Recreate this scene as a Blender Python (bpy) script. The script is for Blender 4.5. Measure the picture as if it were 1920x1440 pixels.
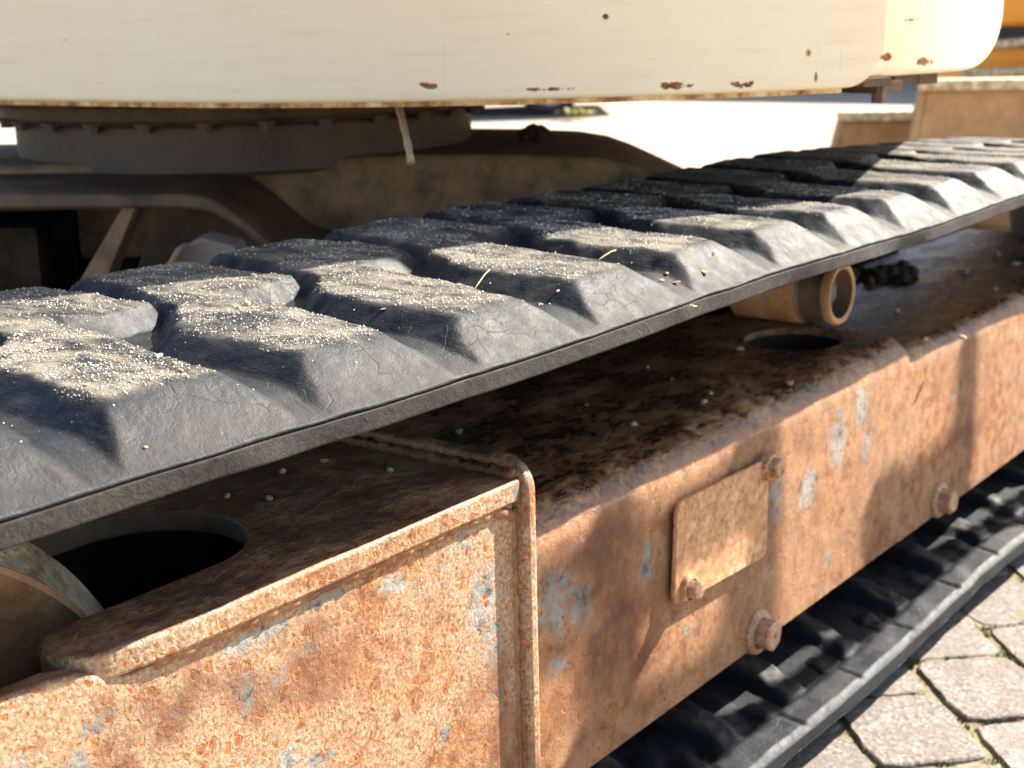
import bpy, bmesh, math, random
import numpy as np
from mathutils import Vector, Matrix, noise as mnoise

# ------------------------------------------------------------------ clear
for o in list(bpy.data.objects):
    bpy.data.objects.remove(o, do_unlink=True)
scene = bpy.context.scene
COL = scene.collection
R = math.radians
random.seed(7)
rng = np.random.default_rng(11)

# ------------------------------------------------------------------ camera
CAM = Vector((-0.3182, -0.6020, 0.7678))
YAW, PITCH, ROLL = 0.9100, 0.2490, -0.0244
fw = Vector((math.sin(YAW) * math.cos(PITCH), math.cos(YAW) * math.cos(PITCH), -math.sin(PITCH)))
rt = fw.cross(Vector((0, 0, 1))).normalized()
up = rt.cross(fw)
r2 = math.cos(ROLL) * rt + math.sin(ROLL) * up
u2 = -math.sin(ROLL) * rt + math.cos(ROLL) * up
cd = bpy.data.cameras.new("camera")
cam = bpy.data.objects.new("camera", cd)
COL.objects.link(cam)
cam.matrix_world = Matrix(((r2.x, u2.x, -fw.x, CAM.x), (r2.y, u2.y, -fw.y, CAM.y), (r2.z, u2.z, -fw.z, CAM.z), (0, 0, 0, 1)))
cd.sensor_width = 36.0
cd.lens = 2663 / 1920 * 36.0
cd.clip_start = 0.02
cd.clip_end = 400
cd.dof.use_dof = True
cd.dof.focus_distance = 0.96
cd.dof.aperture_fstop = 12.0
scene.camera = cam

# ------------------------------------------------------------------ sky, sun, exposure
SUN = Vector((0.76, -0.262, 0.625)).normalized()
EL = math.asin(SUN.z)
AZ = math.atan2(SUN.x, SUN.y)
w = bpy.data.worlds.new("World")
scene.world = w
w.use_nodes = True
wn = w.node_tree
bg = wn.nodes["Background"]
sky = wn.nodes.new("ShaderNodeTexSky")
sky.sky_type = 'NISHITA'
sky.sun_disc = False
sky.sun_elevation = EL
sky.sun_rotation = AZ
sky.dust_density = 1.5
wn.links.new(sky.outputs[0], bg.inputs[0])
bg.inputs[1].default_value = 0.065
sl = bpy.data.lights.new("sun", 'SUN')
sl.energy = 4.6
sl.angle = R(0.53)
sl.color = (1.0, 0.92, 0.80)
so = bpy.data.objects.new("sun", sl)
COL.objects.link(so)
so.rotation_euler = SUN.to_track_quat('Z', 'Y').to_euler()
so.location = (6, -3, 6)
vs = scene.view_settings
vs.view_transform = 'Standard'
vs.look = 'None'
vs.exposure = 2.2
vs.gamma = 1.0
vs.use_curve_mapping = False

scene.cycles.max_bounces = 4
scene.cycles.diffuse_bounces = 3
scene.cycles.glossy_bounces = 2
scene.cycles.transmission_bounces = 2
scene.cycles.use_adaptive_sampling = True
scene.cycles.adaptive_threshold = 0.02
scene.cycles.caustics_reflective = False
scene.cycles.caustics_refractive = False

# ------------------------------------------------------------------ node helpers
class NT:
    def __init__(self, name):
        self.m = bpy.data.materials.new(name)
        self.m.use_nodes = True
        self.t = self.m.node_tree
        self.b = self.t.nodes["Principled BSDF"]
        self.tc = self.t.nodes.new("ShaderNodeTexCoord")
        self.co = self.tc.outputs["Object"]
    def n(self, typ, **kw):
        x = self.t.nodes.new(typ)
        for k, v in kw.items():
            setattr(x, k, v)
        return x
    def put(self, sock, v):
        if v is None:
            return
        if isinstance(v, bpy.types.NodeSocket):
            self.t.links.new(v, sock)
        elif sock.type == 'RGBA':
            sock.default_value = (*v, 1) if isinstance(v, (tuple, list)) else (v, v, v, 1)
        else:
            sock.default_value = v
    def map(self, scale=(1, 1, 1), loc=(0, 0, 0), rot=(0, 0, 0), co=None):
        x = self.n("ShaderNodeMapping")
        self.put(x.inputs[0], co or self.co)
        x.inputs[1].default_value = loc
        x.inputs[2].default_value = rot
        x.inputs[3].default_value = scale
        return x.outputs[0]
    def noise(self, scale, detail=6, rough=0.6, co=None, dist=0.0):
        x = self.n("ShaderNodeTexNoise")
        self.put(x.inputs["Vector"], co or self.co)
        x.inputs["Scale"].default_value = scale
        x.inputs["Detail"].default_value = detail
        x.inputs["Roughness"].default_value = rough
        x.inputs["Distortion"].default_value = dist
        return x.outputs[0]
    def noisec(self, scale, detail=3, co=None):
        x = self.n("ShaderNodeTexNoise")
        self.put(x.inputs["Vector"], co or self.co)
        x.inputs["Scale"].default_value = scale
        x.inputs["Detail"].default_value = detail
        return x.outputs["Color"]
    def vor(self, scale, co=None, feature='F1', rnd=1.0):
        x = self.n("ShaderNodeTexVoronoi", feature=feature)
        self.put(x.inputs["Vector"], co or self.co)
        x.inputs["Scale"].default_value = scale
        x.inputs["Randomness"].default_value = rnd
        return x
    def ramp(self, f, *stops, interp='LINEAR'):
        x = self.n("ShaderNodeValToRGB")
        x.color_ramp.interpolation = interp
        e = x.color_ramp.elements
        while len(e) < len(stops):
            e.new(0.5)
        for el, (p, c) in zip(e, stops):
            el.position = p
            el.color = (c, c, c, 1) if not isinstance(c, tuple) else (*c, 1)
        self.put(x.inputs[0], f)
        return x.outputs[0]
    def mix(self, f, a, b, blend='MIX'):
        x = self.n("ShaderNodeMix", data_type='RGBA', blend_type=blend)
        self.put(x.inputs[0], f)
        self.put(x.inputs[6], a)
        self.put(x.inputs[7], b)
        return x.outputs[2]
    def math(self, op, a, b=None, c=None, clamp=False):
        x = self.n("ShaderNodeMath", operation=op, use_clamp=clamp)
        self.put(x.inputs[0], a)
        self.put(x.inputs[1], b)
        self.put(x.inputs[2], c)
        return x.outputs[0]
    def vmath(self, op, a, b=None, scale=None):
        x = self.n("ShaderNodeVectorMath", operation=op)
        self.put(x.inputs[0], a)
        if b is not None:
            self.put(x.inputs[1], b)
        if scale is not None:
            x.inputs["Scale"].default_value = scale
        return x.outputs[1] if op in ('LENGTH', 'DISTANCE', 'DOT_PRODUCT') else x.outputs[0]
    def sep(self, v=None):
        x = self.n("ShaderNodeSeparateXYZ")
        self.put(x.inputs[0], v or self.co)
        return x.outputs
    def warp(self, amount, scale, co=None, detail=3):
        c = self.noisec(scale, detail, co)
        d = self.vmath('SUBTRACT', c, (0.5, 0.5, 0.5))
        d = self.vmath('SCALE', d, scale=amount)
        return self.vmath('ADD', co or self.co, d)
    def attr(self, name):
        x = self.n("ShaderNodeAttribute")
        x.attribute_name = name
        return x.outputs["Fac"]
    def normal(self):
        return self.n("ShaderNodeNewGeometry").outputs["Normal"]
    def bump(self, h, strength=1.0, dist=0.002, prev=None):
        x = self.n("ShaderNodeBump")
        x.inputs["Strength"].default_value = strength
        x.inputs["Distance"].default_value = dist
        self.put(x.inputs["Height"], h)
        if prev is not None:
            self.put(x.inputs["Normal"], prev)
        return x.outputs[0]
    def out(self, col=None, rough=None, metal=None, normal=None, spec=None):
        self.put(self.b.inputs["Base Color"], col)
        self.put(self.b.inputs["Roughness"], rough)
        self.put(self.b.inputs["Metallic"], metal)
        self.put(self.b.inputs["Normal"], normal)
        self.put(self.b.inputs["Specular IOR Level"], spec)
        return self.m

def ss(a, b, x):
    t = np.clip((x - a) / (b - a), 0, 1)
    return t * t * (3 - 2 * t)

# ------------------------------------------------------------------ materials
def mat_rust(name, light=1.0, paint=0.5, oily=1.0, blister=1.0, dark=0.0, tone=0.0, grain=75, spots=()):
    N = NT(name)
    wco = N.warp(0.007, 130, None, 1)
    big = N.noise(7, 4, 0.65)
    mid = N.noise(grain, 4, 0.74, wco)
    fine = N.noise(300, 3, 0.75)
    pale = N.ramp(fine, (0.32, (0.21, 0.110, 0.058)), (0.44, (0.33, 0.200, 0.115)), (0.55, (0.43, 0.295, 0.185)), (0.70, (0.60, 0.47, 0.33)))
    warm = N.ramp(mid, (0.28, (0.10, 0.032, 0.011)), (0.44, (0.25, 0.090, 0.027)), (0.58, (0.40, 0.18, 0.064)), (0.72, (0.52, 0.30, 0.13)))
    area = N.noise(5.5, 4, 0.65, N.map((1, 1, 1.2), (0.9, 0.4, 0.2)))
    pf = N.ramp(N.math('ADD', N.math('MULTIPLY', area, 0.6), N.math('MULTIPLY', mid, 0.4)), (0.40, 0.12), (0.52, 0.92))
    c = N.mix(N.math('MULTIPLY', pf, 1.0 - tone), warm, pale)
    hgt = N.math('ADD', N.math('MULTIPLY', fine, 0.4), N.math('MULTIPLY', mid, 1.0))
    # grey paint left in sharp-edged flakes, at random and where the photograph shows larger ones
    pn = N.noise(24, 5, 0.68, N.map((1, 1, 1), (0.37, 0.2, 0.11), co=wco))
    pq = N.math('ADD', pn, 0.05 * paint)
    xyz = N.sep()
    rag = N.math('MULTIPLY', N.math('SUBTRACT', N.noise(95, 4, 0.8, wco), 0.5), 1.7)
    for (cx, cz, ra, rb) in spots:
        u = N.math('DIVIDE', N.math('SUBTRACT', xyz[0], cx), ra)
        v = N.math('DIVIDE', N.math('SUBTRACT', xyz[2], cz), rb)
        q = N.math('ADD', N.math('MULTIPLY', u, u), N.math('MULTIPLY', v, v))
        pq = N.math('MAXIMUM', pq, N.math('ADD', N.math('SUBTRACT', 0.86, N.math('MULTIPLY', q, 0.2)), rag))
    pm = N.ramp(pq, (0.655, 0.0), (0.662, 1.0))
    pc = N.ramp(mid, (0.36, (0.07, 0.068, 0.062)), (0.44, (0.20, 0.195, 0.175)), (0.60, (0.34, 0.33, 0.285)))
    c = N.mix(pm, c, pc)
    # orange blisters, each with a darker pit
    for sc, thr, lo in ((95, 0.46, 0.45), (210, 0.50, 0.42)):
        v = N.vor(sc, wco)
        cell = N.sep(v.outputs["Color"])[0]
        rad = N.math('MULTIPLY', N.ramp(cell, (lo, 0.0), (1.0, 1.0)), thr * blister)
        q = N.math('DIVIDE', v.outputs["Distance"], N.math('ADD', rad, 0.001))
        spot = N.ramp(q, (0.86, 1.0), (1.0, 0.0))
        ring = N.ramp(q, (0.0, (0.13, 0.034, 0.012)), (0.45, (0.27, 0.075, 0.018)), (0.75, (0.44, 0.155, 0.040)), (1.0, (0.50, 0.27, 0.12)))
        c = N.mix(N.math('MULTIPLY', spot, 0.92), c, ring)
        if sc < 100:
            hgt = N.math('ADD', hgt, N.math('MULTIPLY', spot, -0.4))
    # brown stain drifts
    sm = N.ramp(N.math('ADD', N.math('MULTIPLY', big, 0.7), N.math('MULTIPLY', mid, 0.3)), (0.49 - dark, 0.0), (0.57 - dark, 0.85))
    c = N.mix(sm, c, N.ramp(mid, (0.3, (0.045, 0.016, 0.008)), (0.52, (0.15, 0.054, 0.022)), (0.75, (0.30, 0.13, 0.055))))
    # oil and dirt lying on the upward faces, flaking
    nz = N.sep(N.normal())[2]
    topm = N.ramp(N.math('ADD', nz, N.math('MULTIPLY', N.math('SUBTRACT', mid, 0.5), 0.9)), (0.36, 0.0), (0.66, 1.0))
    topm = N.math('MULTIPLY', topm, oily)
    on = N.noise(11, 3, 0.65, N.map((1, 1.5, 1), (0.3, 0.1, 0)), 0.3)
    fl = N.noise(52, 4, 0.72, N.map((1, 2.3, 1), rot=(0, 0, 0.25)), 0.7)
    ot = N.math('ADD', N.math('MULTIPLY', on, 0.5), N.math('MULTIPLY', fl, 0.5))
    oc = N.ramp(ot, (0.40, (0.010, 0.010, 0.011)), (0.46, (0.055, 0.028, 0.015)), (0.51, (0.17, 0.068, 0.026)), (0.57, (0.33, 0.175, 0.085)), (0.66, (0.48, 0.34, 0.20)))
    c = N.mix(topm, c, oc)
    if light != 1.0:
        c = N.mix(1.0, c, (light, light, light), 'MULTIPLY')
    # the bend is worn smooth, oily film glossier than bare rust
    bend = N.ramp(nz, (0.15, 0.0), (0.35, 1.0), (0.55, 1.0), (0.75, 0.0))
    rgh = N.mix(topm, N.ramp(fine, (0.3, 0.62), (0.7, 0.92)), N.ramp(ot, (0.44, 0.20), (0.58, 0.50)))
    rgh = N.mix(N.math('MULTIPLY', bend, 0.8), rgh, 0.34)
    hgt = N.math('ADD', hgt, N.math('MULTIPLY', N.math('MULTIPLY', fl, topm), 1.2))
    nb = N.bump(hgt, 0.7, 0.0018)
    return N.out(c, rgh, 0.0, nb, 0.4)

def mat_cover():
    N = NT("ochre_rusted_cover")
    mid = N.noise(110, 4, 0.75)
    big = N.noise(14, 4, 0.65)
    c = N.ramp(mid, (0.34, (0.16, 0.145, 0.13)), (0.38, (0.36, 0.17, 0.075)), (0.50, (0.52, 0.285, 0.14)), (0.66, (0.68, 0.46, 0.28)))
    c = N.mix(N.ramp(big, (0.45, 0.0), (0.62, 0.55)), c, (0.42, 0.19, 0.08))
    return N.out(c, 0.8, 0.0, N.bump(N.noise(260, 3), 0.5, 0.001), 0.3)

def mat_rubber():
    N = NT("rubber")
    top = N.attr("top")
    side = N.attr("side")
    mid = N.noise(55, 5, 0.72)
    fine = N.noise(800, 1, 0.7)
    scr = N.noise(80, 4, 0.75, N.map((1, 0.3, 1), rot=(0, 0, 0.5)), 1.5)
    c = N.ramp(mid, (0.3, (0.0035, 0.0050, 0.0078)), (0.6, (0.0085, 0.0115, 0.0165)), (0.8, (0.018, 0.0222, 0.028)))  # bluish tint in the black base stands in for skylight
    # grey-brown dried mud film on the outer wall
    dm = N.math('MULTIPLY', side, N.ramp(mid, (0.3, 0.35), (0.65, 0.9)))
    c = N.mix(dm, c, N.ramp(scr, (0.35, (0.022, 0.0170, 0.0132)), (0.65, (0.050, 0.0390, 0.0305))))
    # fine sand film lying on the lug tops
    s2 = N.noise(30, 3, 0.7, N.map((1, 0.5, 1), rot=(0, 0, -0.3)), 0.8)
    sm = N.math('MULTIPLY', top, N.ramp(N.math('ADD', N.math('MULTIPLY', s2, 0.75), N.math('MULTIPLY', fine, 0.5)), (0.56, 0.0), (0.70, 0.5)))
    c = N.mix(sm, c, N.ramp(scr, (0.3, (0.20, 0.165, 0.12)), (0.7, (0.42, 0.37, 0.29))))
    rgh = N.mix(sm, N.ramp(mid, (0.25, 0.50), (0.8, 0.72)), 0.85)
    rgh = N.mix(dm, rgh, 0.85)
    # fine cracks
    cr = N.vor(42, N.warp(0.03, 30, None, 1), 'DISTANCE_TO_EDGE')
    crm = N.ramp(cr.outputs["Distance"], (0.0, 0.2), (0.018, 1.0))
    crm = N.mix(N.ramp(N.noise(9, 2), (0.52, 0.0), (0.58, 1.0)), 1.0, crm)
    h = N.math('ADD', N.math('MULTIPLY', mid, 0.9), N.math('MULTIPLY', scr, 0.5))
    h = N.math('ADD', h, N.math('MULTIPLY', crm, 0.3))
    h = N.math('ADD', h, N.math('MULTIPLY', fine, 0.12))
    return N.out(c, rgh, 0.0, N.bump(h, 0.6, 0.0024), 0.30)

def mat_cream(name, zb, spots):
    N = NT(name)
    big = N.noise(3.5, 3, 0.6)
    mid = N.noise(60, 5, 0.7)
    c = N.ramp(big, (0.3, (0.93, 0.745, 0.485)), (0.7, (0.96, 0.80, 0.555)))
    streak = N.noise(9, 4, 0.65, N.map((1, 1, 12)))
    c = N.mix(N.ramp(streak, (0.5, 0.0), (0.8, 0.30)), c, (0.66, 0.50, 0.29))
    run = N.noise(16, 3, 0.6, N.map((1, 1, 0.12), (0.2, 0.5, 0)))
    c = N.mix(N.ramp(run, (0.58, 0.0), (0.78, 0.07)), c, (0.60, 0.42, 0.22))
    # rust creeping up from the bottom edge
    z = N.sep()[2]
    e = N.math('SUBTRACT', 0.12, N.math('MULTIPLY', N.math('SUBTRACT', z, zb), 75.0))
    pm = N.math('ADD', e, N.math('MULTIPLY', N.noise(22, 6, 0.75, N.map((1, 1, 1.6))), 2.4))
    # larger chips where the photograph shows them: distance in ellipse radii
    for (cx, cy, cz, ra, rb) in spots:
        d = N.vmath('SUBTRACT', N.co, (cx, cy, cz))
        u = N.math('DIVIDE', N.vmath('DOT_PRODUCT', d, (math.cos(YAW), -math.sin(YAW), 0.0)), ra)
        v = N.math('DIVIDE', N.math('SUBTRACT', z, cz), rb)
        q = N.math('ADD', N.math('MULTIPLY', u, u), N.math('MULTIPLY', v, v))
        q = N.math('ADD', N.math('SUBTRACT', 2.1, q), N.math('MULTIPLY', N.math('SUBTRACT', N.noise(38, 5, 0.8), 0.5), 7.0))
        pm = N.math('MAXIMUM', pm, q)
    rm = N.ramp(N.math('MULTIPLY', pm, 0.5), (0.735, 0.0), (0.77, 1.0))
    halo = N.ramp(N.math('MULTIPLY', pm, 0.5), (0.60, 0.0), (0.75, 0.5))
    rc = N.ramp(mid, (0.32, (0.07, 0.022, 0.010)), (0.52, (0.30, 0.10, 0.028)), (0.7, (0.55, 0.27, 0.08)))
    c = N.mix(halo, c, (0.70, 0.42, 0.14))
    c = N.mix(rm, c, rc)
    # scattered stone chips
    v = N.vor(24, N.warp(0.02, 60, None, 1))
    cell = N.sep(v.outputs["Color"])[0]
    rad = N.math('MULTIPLY', N.ramp(cell, (0.88, 0.0), (1.0, 1.0)), 0.14)
    q = N.math('DIVIDE', v.outputs["Distance"], N.math('ADD', rad, 0.0005))
    chip = N.ramp(q, (0.7, 1.0), (1.0, 0.0))
    c = N.mix(chip, c, N.ramp(q, (0.0, (0.12, 0.05, 0.02)), (0.9, (0.58, 0.36, 0.14))))
    scr = N.noise(6, 2, 0.5, N.map((1, 1, 0.22), rot=(0.25, 0.3, 0)))
    sm = N.math('MULTIPLY', N.ramp(N.math('ABSOLUTE', N.math('SUBTRACT', scr, 0.52)), (0.0, 1.0), (0.0035, 0.0)), N.ramp(N.noise(14, 2), (0.58, 0.0), (0.66, 0.2)))
    c = N.mix(sm, c, (0.42, 0.29, 0.15))
    bad = N.math('MAXIMUM', rm, chip)
    h = N.math('SUBTRACT', N.math('MULTIPLY', mid, 0.25), bad)
    return N.out(c, N.mix(bad, 0.45, 0.85), 0.0, N.bump(h, 0.5, 0.0012), 0.5)

def mat_simple(name, c1, c2, scale=20, rough=0.7, bump=0.4, dist=0.002, metal=0.0, spec=0.4):
    N = NT(name)
    a = N.noise(scale, 5, 0.7)
    c = N.ramp(a, (0.3, c1), (0.72, c2))
    rg = N.ramp(a, (0.3, max(0.05, rough - 0.12)), (0.7, min(1, rough + 0.12)))
    return N.out(c, rg, metal, N.bump(N.noise(scale * 3, 4, 0.7), bump, dist), spec)

def mat_paver():
    N = NT("paver_stone")
    oi = N.n("ShaderNodeObjectInfo").outputs["Random"]
    co = N.vmath('ADD', N.co, N.n("ShaderNodeObjectInfo").outputs["Location"])
    v = N.vor(230, N.warp(0.003, 200, co))
    sp = N.sep(v.outputs["Color"])[1]
    c = N.ramp(sp, (0.0, (0.12, 0.105, 0.095)), (0.35, (0.19, 0.172, 0.158)), (0.7, (0.24, 0.22, 0.203)), (1.0, (0.36, 0.338, 0.315)))
    b = N.noise(22, 6, 0.65, co)
    c = N.mix(N.ramp(b, (0.35, 0.75), (0.65, 0.0)), c, (0.17, 0.145, 0.122))
    t = N.ramp(oi, (0.0, (0.85, 0.83, 0.80)), (1.0, (1.0, 0.98, 0.96)))
    c = N.mix(1.0, c, t, 'MULTIPLY')
    h = N.math('ADD', N.math('MULTIPLY', N.noise(160, 7, 0.7, co), 1.0), N.math('MULTIPLY', v.outputs["Distance"], 0.5))
    return N.out(c, 0.9, 0.0, N.bump(h, 0.8, 0.002), 0.3)

def mat_ground():
    N = NT("paved_yard")
    b = N.n("ShaderNodeTexBrick")
    N.put(b.inputs["Vector"], N.map(rot=(0, 0, R(45))))
    b.inputs["Color1"].default_value = (0.40, 0.345, 0.275, 1)
    b.inputs["Color2"].default_value = (0.345, 0.30, 0.24, 1)
    b.inputs["Mortar"].default_value = (0.15, 0.14, 0.085, 1)
    b.inputs["Scale"].default_value = 1.0
    b.inputs["Mortar Size"].default_value = 0.006
    b.inputs["Brick Width"].default_value = 0.165
    b.inputs["Row Height"].default_value = 0.135
    n = N.noise(1.2, 6, 0.6)
    c = N.mix(N.ramp(n, (0.4, 0.5), (0.65, 0.0)), b.outputs[0], (0.30, 0.26, 0.205))
    return N.out(c, 0.85, 0.0, N.bump(N.noise(60, 6), 0.4, 0.003), 0.3)

M = {}
M['rust'] = mat_rust("rusty_steel", 0.90, 0.85, 0.68, 1.0, -0.045, 0.0, 75, ((0.470, 0.335, 0.016, 0.026), (0.478, 0.300, 0.012, 0.02), (0.24, 0.392, 0.03, 0.006), (0.12, 0.385, 0.012, 0.006), (0.30, 0.398, 0.02, 0.005)))
M['rust_plate'] = mat_cover()
M['rust_box'] = mat_rust('smooth_brown_rust', 0.80, 0.3, 1.0, 0.75, -0.03, 0.60, 50, ((0.600, 0.285, 0.022, 0.030), (0.640, 0.270, 0.018, 0.022), (0.565, 0.315, 0.012, 0.02), (0.600, 0.225, 0.014, 0.012), (1.005, 0.262, 0.014, 0.022), (1.085, 0.250, 0.022, 0.022), (1.16, 0.290, 0.022, 0.03), (1.22, 0.315, 0.016, 0.022), (0.745, 0.272, 0.010, 0.016), (0.565, 0.352, 0.015, 0.008), (1.24, 0.26, 0.012, 0.02)))
M['rubber'] = mat_rubber()
M['ground'] = mat_ground()
M['paver'] = mat_paver()
M['greasy'] = mat_simple("greasy_brown_steel", (0.034, 0.020, 0.012), (0.19, 0.112, 0.062), 14, 0.62, 0.6, 0.003)
M['dirt'] = mat_simple("dusty_brown_steel", (0.12, 0.068, 0.036), (0.42, 0.26, 0.145), 18, 0.85, 0.7, 0.004)
M['ring'] = mat_simple("slew_ring_steel", (0.075, 0.048, 0.034), (0.18, 0.122, 0.088), 9, 0.6, 0.3, 0.002, 0.0)
M['black'] = mat_simple("black_grease_and_shade", (0.006, 0.005, 0.004), (0.06, 0.040, 0.024), 16, 0.95, 0.6, 0.004, 0.0, 0.05)  # near-black, also standing in for shade in the hole and gap
M['roller'] = mat_simple("worn_roller_steel", (0.20, 0.085, 0.03), (0.52, 0.30, 0.15), 30, 0.6, 0.5, 0.002)
M['rollerd'] = mat_simple("dark_roller_steel", (0.05, 0.035, 0.025), (0.15, 0.10, 0.07), 26, 0.45, 0.4, 0.002)
M['idler'] = mat_simple("chalky_worn_steel", (0.18, 0.10, 0.035), (0.84, 0.74, 0.52), 45, 0.7, 1.0, 0.004)
M['bolt'] = mat_rust("rusty_bolt_steel", 1.15, -2.0, 0.0)
M['bucketmud'] = mat_simple('dry_mud_steel', (0.22, 0.125, 0.06), (0.46, 0.30, 0.16), 7, 0.85, 0.5, 0.004)
M['greypaint'] = mat_simple("flaking_grey_paint", (0.30, 0.13, 0.05), (0.25, 0.24, 0.225), 20, 0.7, 0.6, 0.003)
M['sand'] = mat_simple("pale_sand", (0.48, 0.40, 0.30), (0.86, 0.81, 0.71), 260, 0.8, 0.2, 0.0005)
M['pebble'] = mat_simple("pale_pebble", (0.40, 0.27, 0.15), (0.70, 0.56, 0.38), 120, 0.85, 0.6, 0.0008)
M['straw'] = mat_simple("dry_straw", (0.36, 0.24, 0.11), (0.60, 0.45, 0.25), 120, 0.75, 0.4, 0.0006)
M['leaf'] = mat_simple("dry_leaf", (0.34, 0.17, 0.06), (0.58, 0.38, 0.20), 160, 0.75, 0.4, 0.0006)
M['joint'] = mat_simple('mossy_joint_sand', (0.10, 0.095, 0.03), (0.26, 0.22, 0.14), 45, 0.95, 0.8, 0.003)
M['moss'] = mat_simple("moss", (0.05, 0.055, 0.012), (0.20, 0.17, 0.06), 300, 0.95, 0.8, 0.002)
M['clod'] = mat_simple("oily_soil", (0.012, 0.009, 0.006), (0.11, 0.07, 0.035), 60, 0.6, 0.9, 0.004)
M['orange'] = mat_simple("orange_paint", (0.72, 0.26, 0.02), (0.82, 0.34, 0.03), 5, 0.4, 0.1, 0.001)
M['darkpl'] = mat_simple("black_plastic", (0.012, 0.012, 0.013), (0.03, 0.03, 0.032), 12, 0.5, 0.2, 0.001)
M['steel'] = mat_simple("bright_steel", (0.45, 0.44, 0.42), (0.70, 0.69, 0.66), 12, 0.3, 0.1, 0.001, 0.8)
M['carpaint'] = mat_simple("dark_car_paint", (0.03, 0.032, 0.036), (0.045, 0.047, 0.05), 4, 0.25, 0.05, 0.001)
M['glass'] = mat_simple("car_glass", (0.01, 0.012, 0.014), (0.02, 0.022, 0.024), 3, 0.06, 0.0, 0.001)
M['wall'] = mat_simple("grey_render", (0.34, 0.33, 0.31), (0.42, 0.41, 0.39), 3, 0.9, 0.4, 0.004)
M['boxpaint'] = mat_simple("green_box_paint", (0.05, 0.075, 0.06), (0.08, 0.11, 0.085), 8, 0.6, 0.2, 0.002)
M['wood'] = mat_simple('weathered_board', (0.14, 0.10, 0.065), (0.30, 0.23, 0.15), 14, 0.85, 0.4, 0.002)
M['plant'] = mat_simple("leaf_green", (0.16, 0.16, 0.03), (0.30, 0.27, 0.06), 30, 0.7, 0.2, 0.001)

# ------------------------------------------------------------------ object helpers
def link(name, me, mat=None, parent=None, **props):
    o = bpy.data.objects.new(name, me)
    COL.objects.link(o)
    if mat is not None and me is not None and not me.materials:
        me.materials.append(mat)
    if parent is not None:
        o.parent = parent
    for k, v in props.items():
        o[k] = v
    return o

def thing(name, label, cat, loc=(0, 0, 0), group=None):
    o = link(name, None, label=label, category=cat)
    o.location = loc
    o.empty_display_size = 0.1
    if group:
        o["group"] = group
    return o

def bm_obj(name, bm, mat, parent=None, smooth=False, angle=None, **props):
    bmesh.ops.recalc_face_normals(bm, faces=bm.faces)
    me = bpy.data.meshes.new(name)
    bm.to_mesh(me)
    bm.free()
    if smooth or angle is not None:
        me.polygons.foreach_set("use_smooth", [True] * len(me.polygons))
    o = link(name, me, mat, parent, **props)
    if angle is not None:
        me.set_sharp_from_angle(angle=R(angle))
    return o

def add_prism(bm, pts, a, b, axis='z'):
    """Extrude a 2D outline between a and b along an axis (x: pts are (y,z); y: (x,z); z: (x,y))."""
    def P(p, t):
        return {'x': (t, p[0], p[1]), 'y': (p[0], t, p[1]), 'z': (p[0], p[1], t)}[axis]
    A = [bm.verts.new(P(p, a)) for p in pts]
    B = [bm.verts.new(P(p, b)) for p in pts]
    n = len(pts)
    fs = [bm.faces.new(A[::-1]), bm.faces.new(B)]
    for i in range(n):
        fs.append(bm.faces.new((A[i], A[(i + 1) % n], B[(i + 1) % n], B[i])))
    return A + B

def add_box(bm, lo, hi, mat4=None):
    vs = add_prism(bm, [(lo[0], lo[1]), (hi[0], lo[1]), (hi[0], hi[1]), (lo[0], hi[1])], lo[2], hi[2])
    if mat4 is not None:
        bmesh.ops.transform(bm, matrix=mat4, verts=vs)
    return vs

def add_lathe(bm, prof, origin, axis, seg=48, a0=0.0):
    """prof: list of (t along axis, radius)."""
    ax = Vector(axis).normalized()
    u = ax.orthogonal().normalized()
    v = ax.cross(u)
    rings = []
    for t, r in prof:
        c = Vector(origin) + ax * t
        if r < 1e-6:
            rings.append([bm.verts.new(c)])
        else:
            rings.append([bm.verts.new(c + u * (r * math.cos(a0 + 2 * math.pi * i / seg)) + v * (r * math.sin(a0 + 2 * math.pi * i / seg))) for i in range(seg)])
    for A, B in zip(rings, rings[1:]):
        for i in range(seg):
            j = (i + 1) % seg
            if len(A) == 1 and len(B) == 1:
                continue
            if len(A) == 1:
                bm.faces.new((A[0], B[i], B[j]))
            elif len(B) == 1:
                bm.faces.new((A[i], A[j], B[0]))
            else:
                bm.faces.new((A[i], A[j], B[j], B[i]))

def add_tube(bm, pts, rad, seg=8, jitter=0.0):
    rings = []
    pts = [Vector(p) for p in pts]
    for i, p in enumerate(pts):
        d = (pts[min(i + 1, len(pts) - 1)] - pts[max(i - 1, 0)]).normalized()
        u = d.orthogonal().normalized() if i == 0 else (u - d * u.dot(d)).normalized()
        v = d.cross(u)
        r = rad[i] if isinstance(rad, (list, tuple)) else rad
        ring = []
        for k in range(seg):
            a = 2 * math.pi * k / seg
            rr = r * (1 + random.uniform(-jitter, jitter))
            ring.append(bm.verts.new(p + u * (rr * math.cos(a)) + v * (rr * math.sin(a))))
        rings.append(ring)
    for A, B in zip(rings, rings[1:]):
        for k in range(seg):
            bm.faces.new((A[k], A[(k + 1) % seg], B[(k + 1) % seg], B[k]))
    bm.faces.new(rings[0][::-1])
    bm.faces.new(rings[-1])

def bevel(o, width, seg=3, angle=35):
    m = o.modifiers.new("edges", 'BEVEL')
    m.width = width
    m.segments = seg
    m.limit_method = 'ANGLE'
    m.angle_limit = R(angle)
    m.harden_normals = False
    return o

def bake(o):
    dg = bpy.context.evaluated_depsgraph_get()
    me = bpy.data.meshes.new_from_object(o.evaluated_get(dg))
    o.modifiers.clear()
    o.data = me
    return o

def arc(cx, cy, r, a0, a1, n):
    return [(cx + r * math.cos(R(a0 + (a1 - a0) * i / n)), cy + r * math.sin(R(a0 + (a1 - a0) * i / n))) for i in range(n + 1)]

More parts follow.
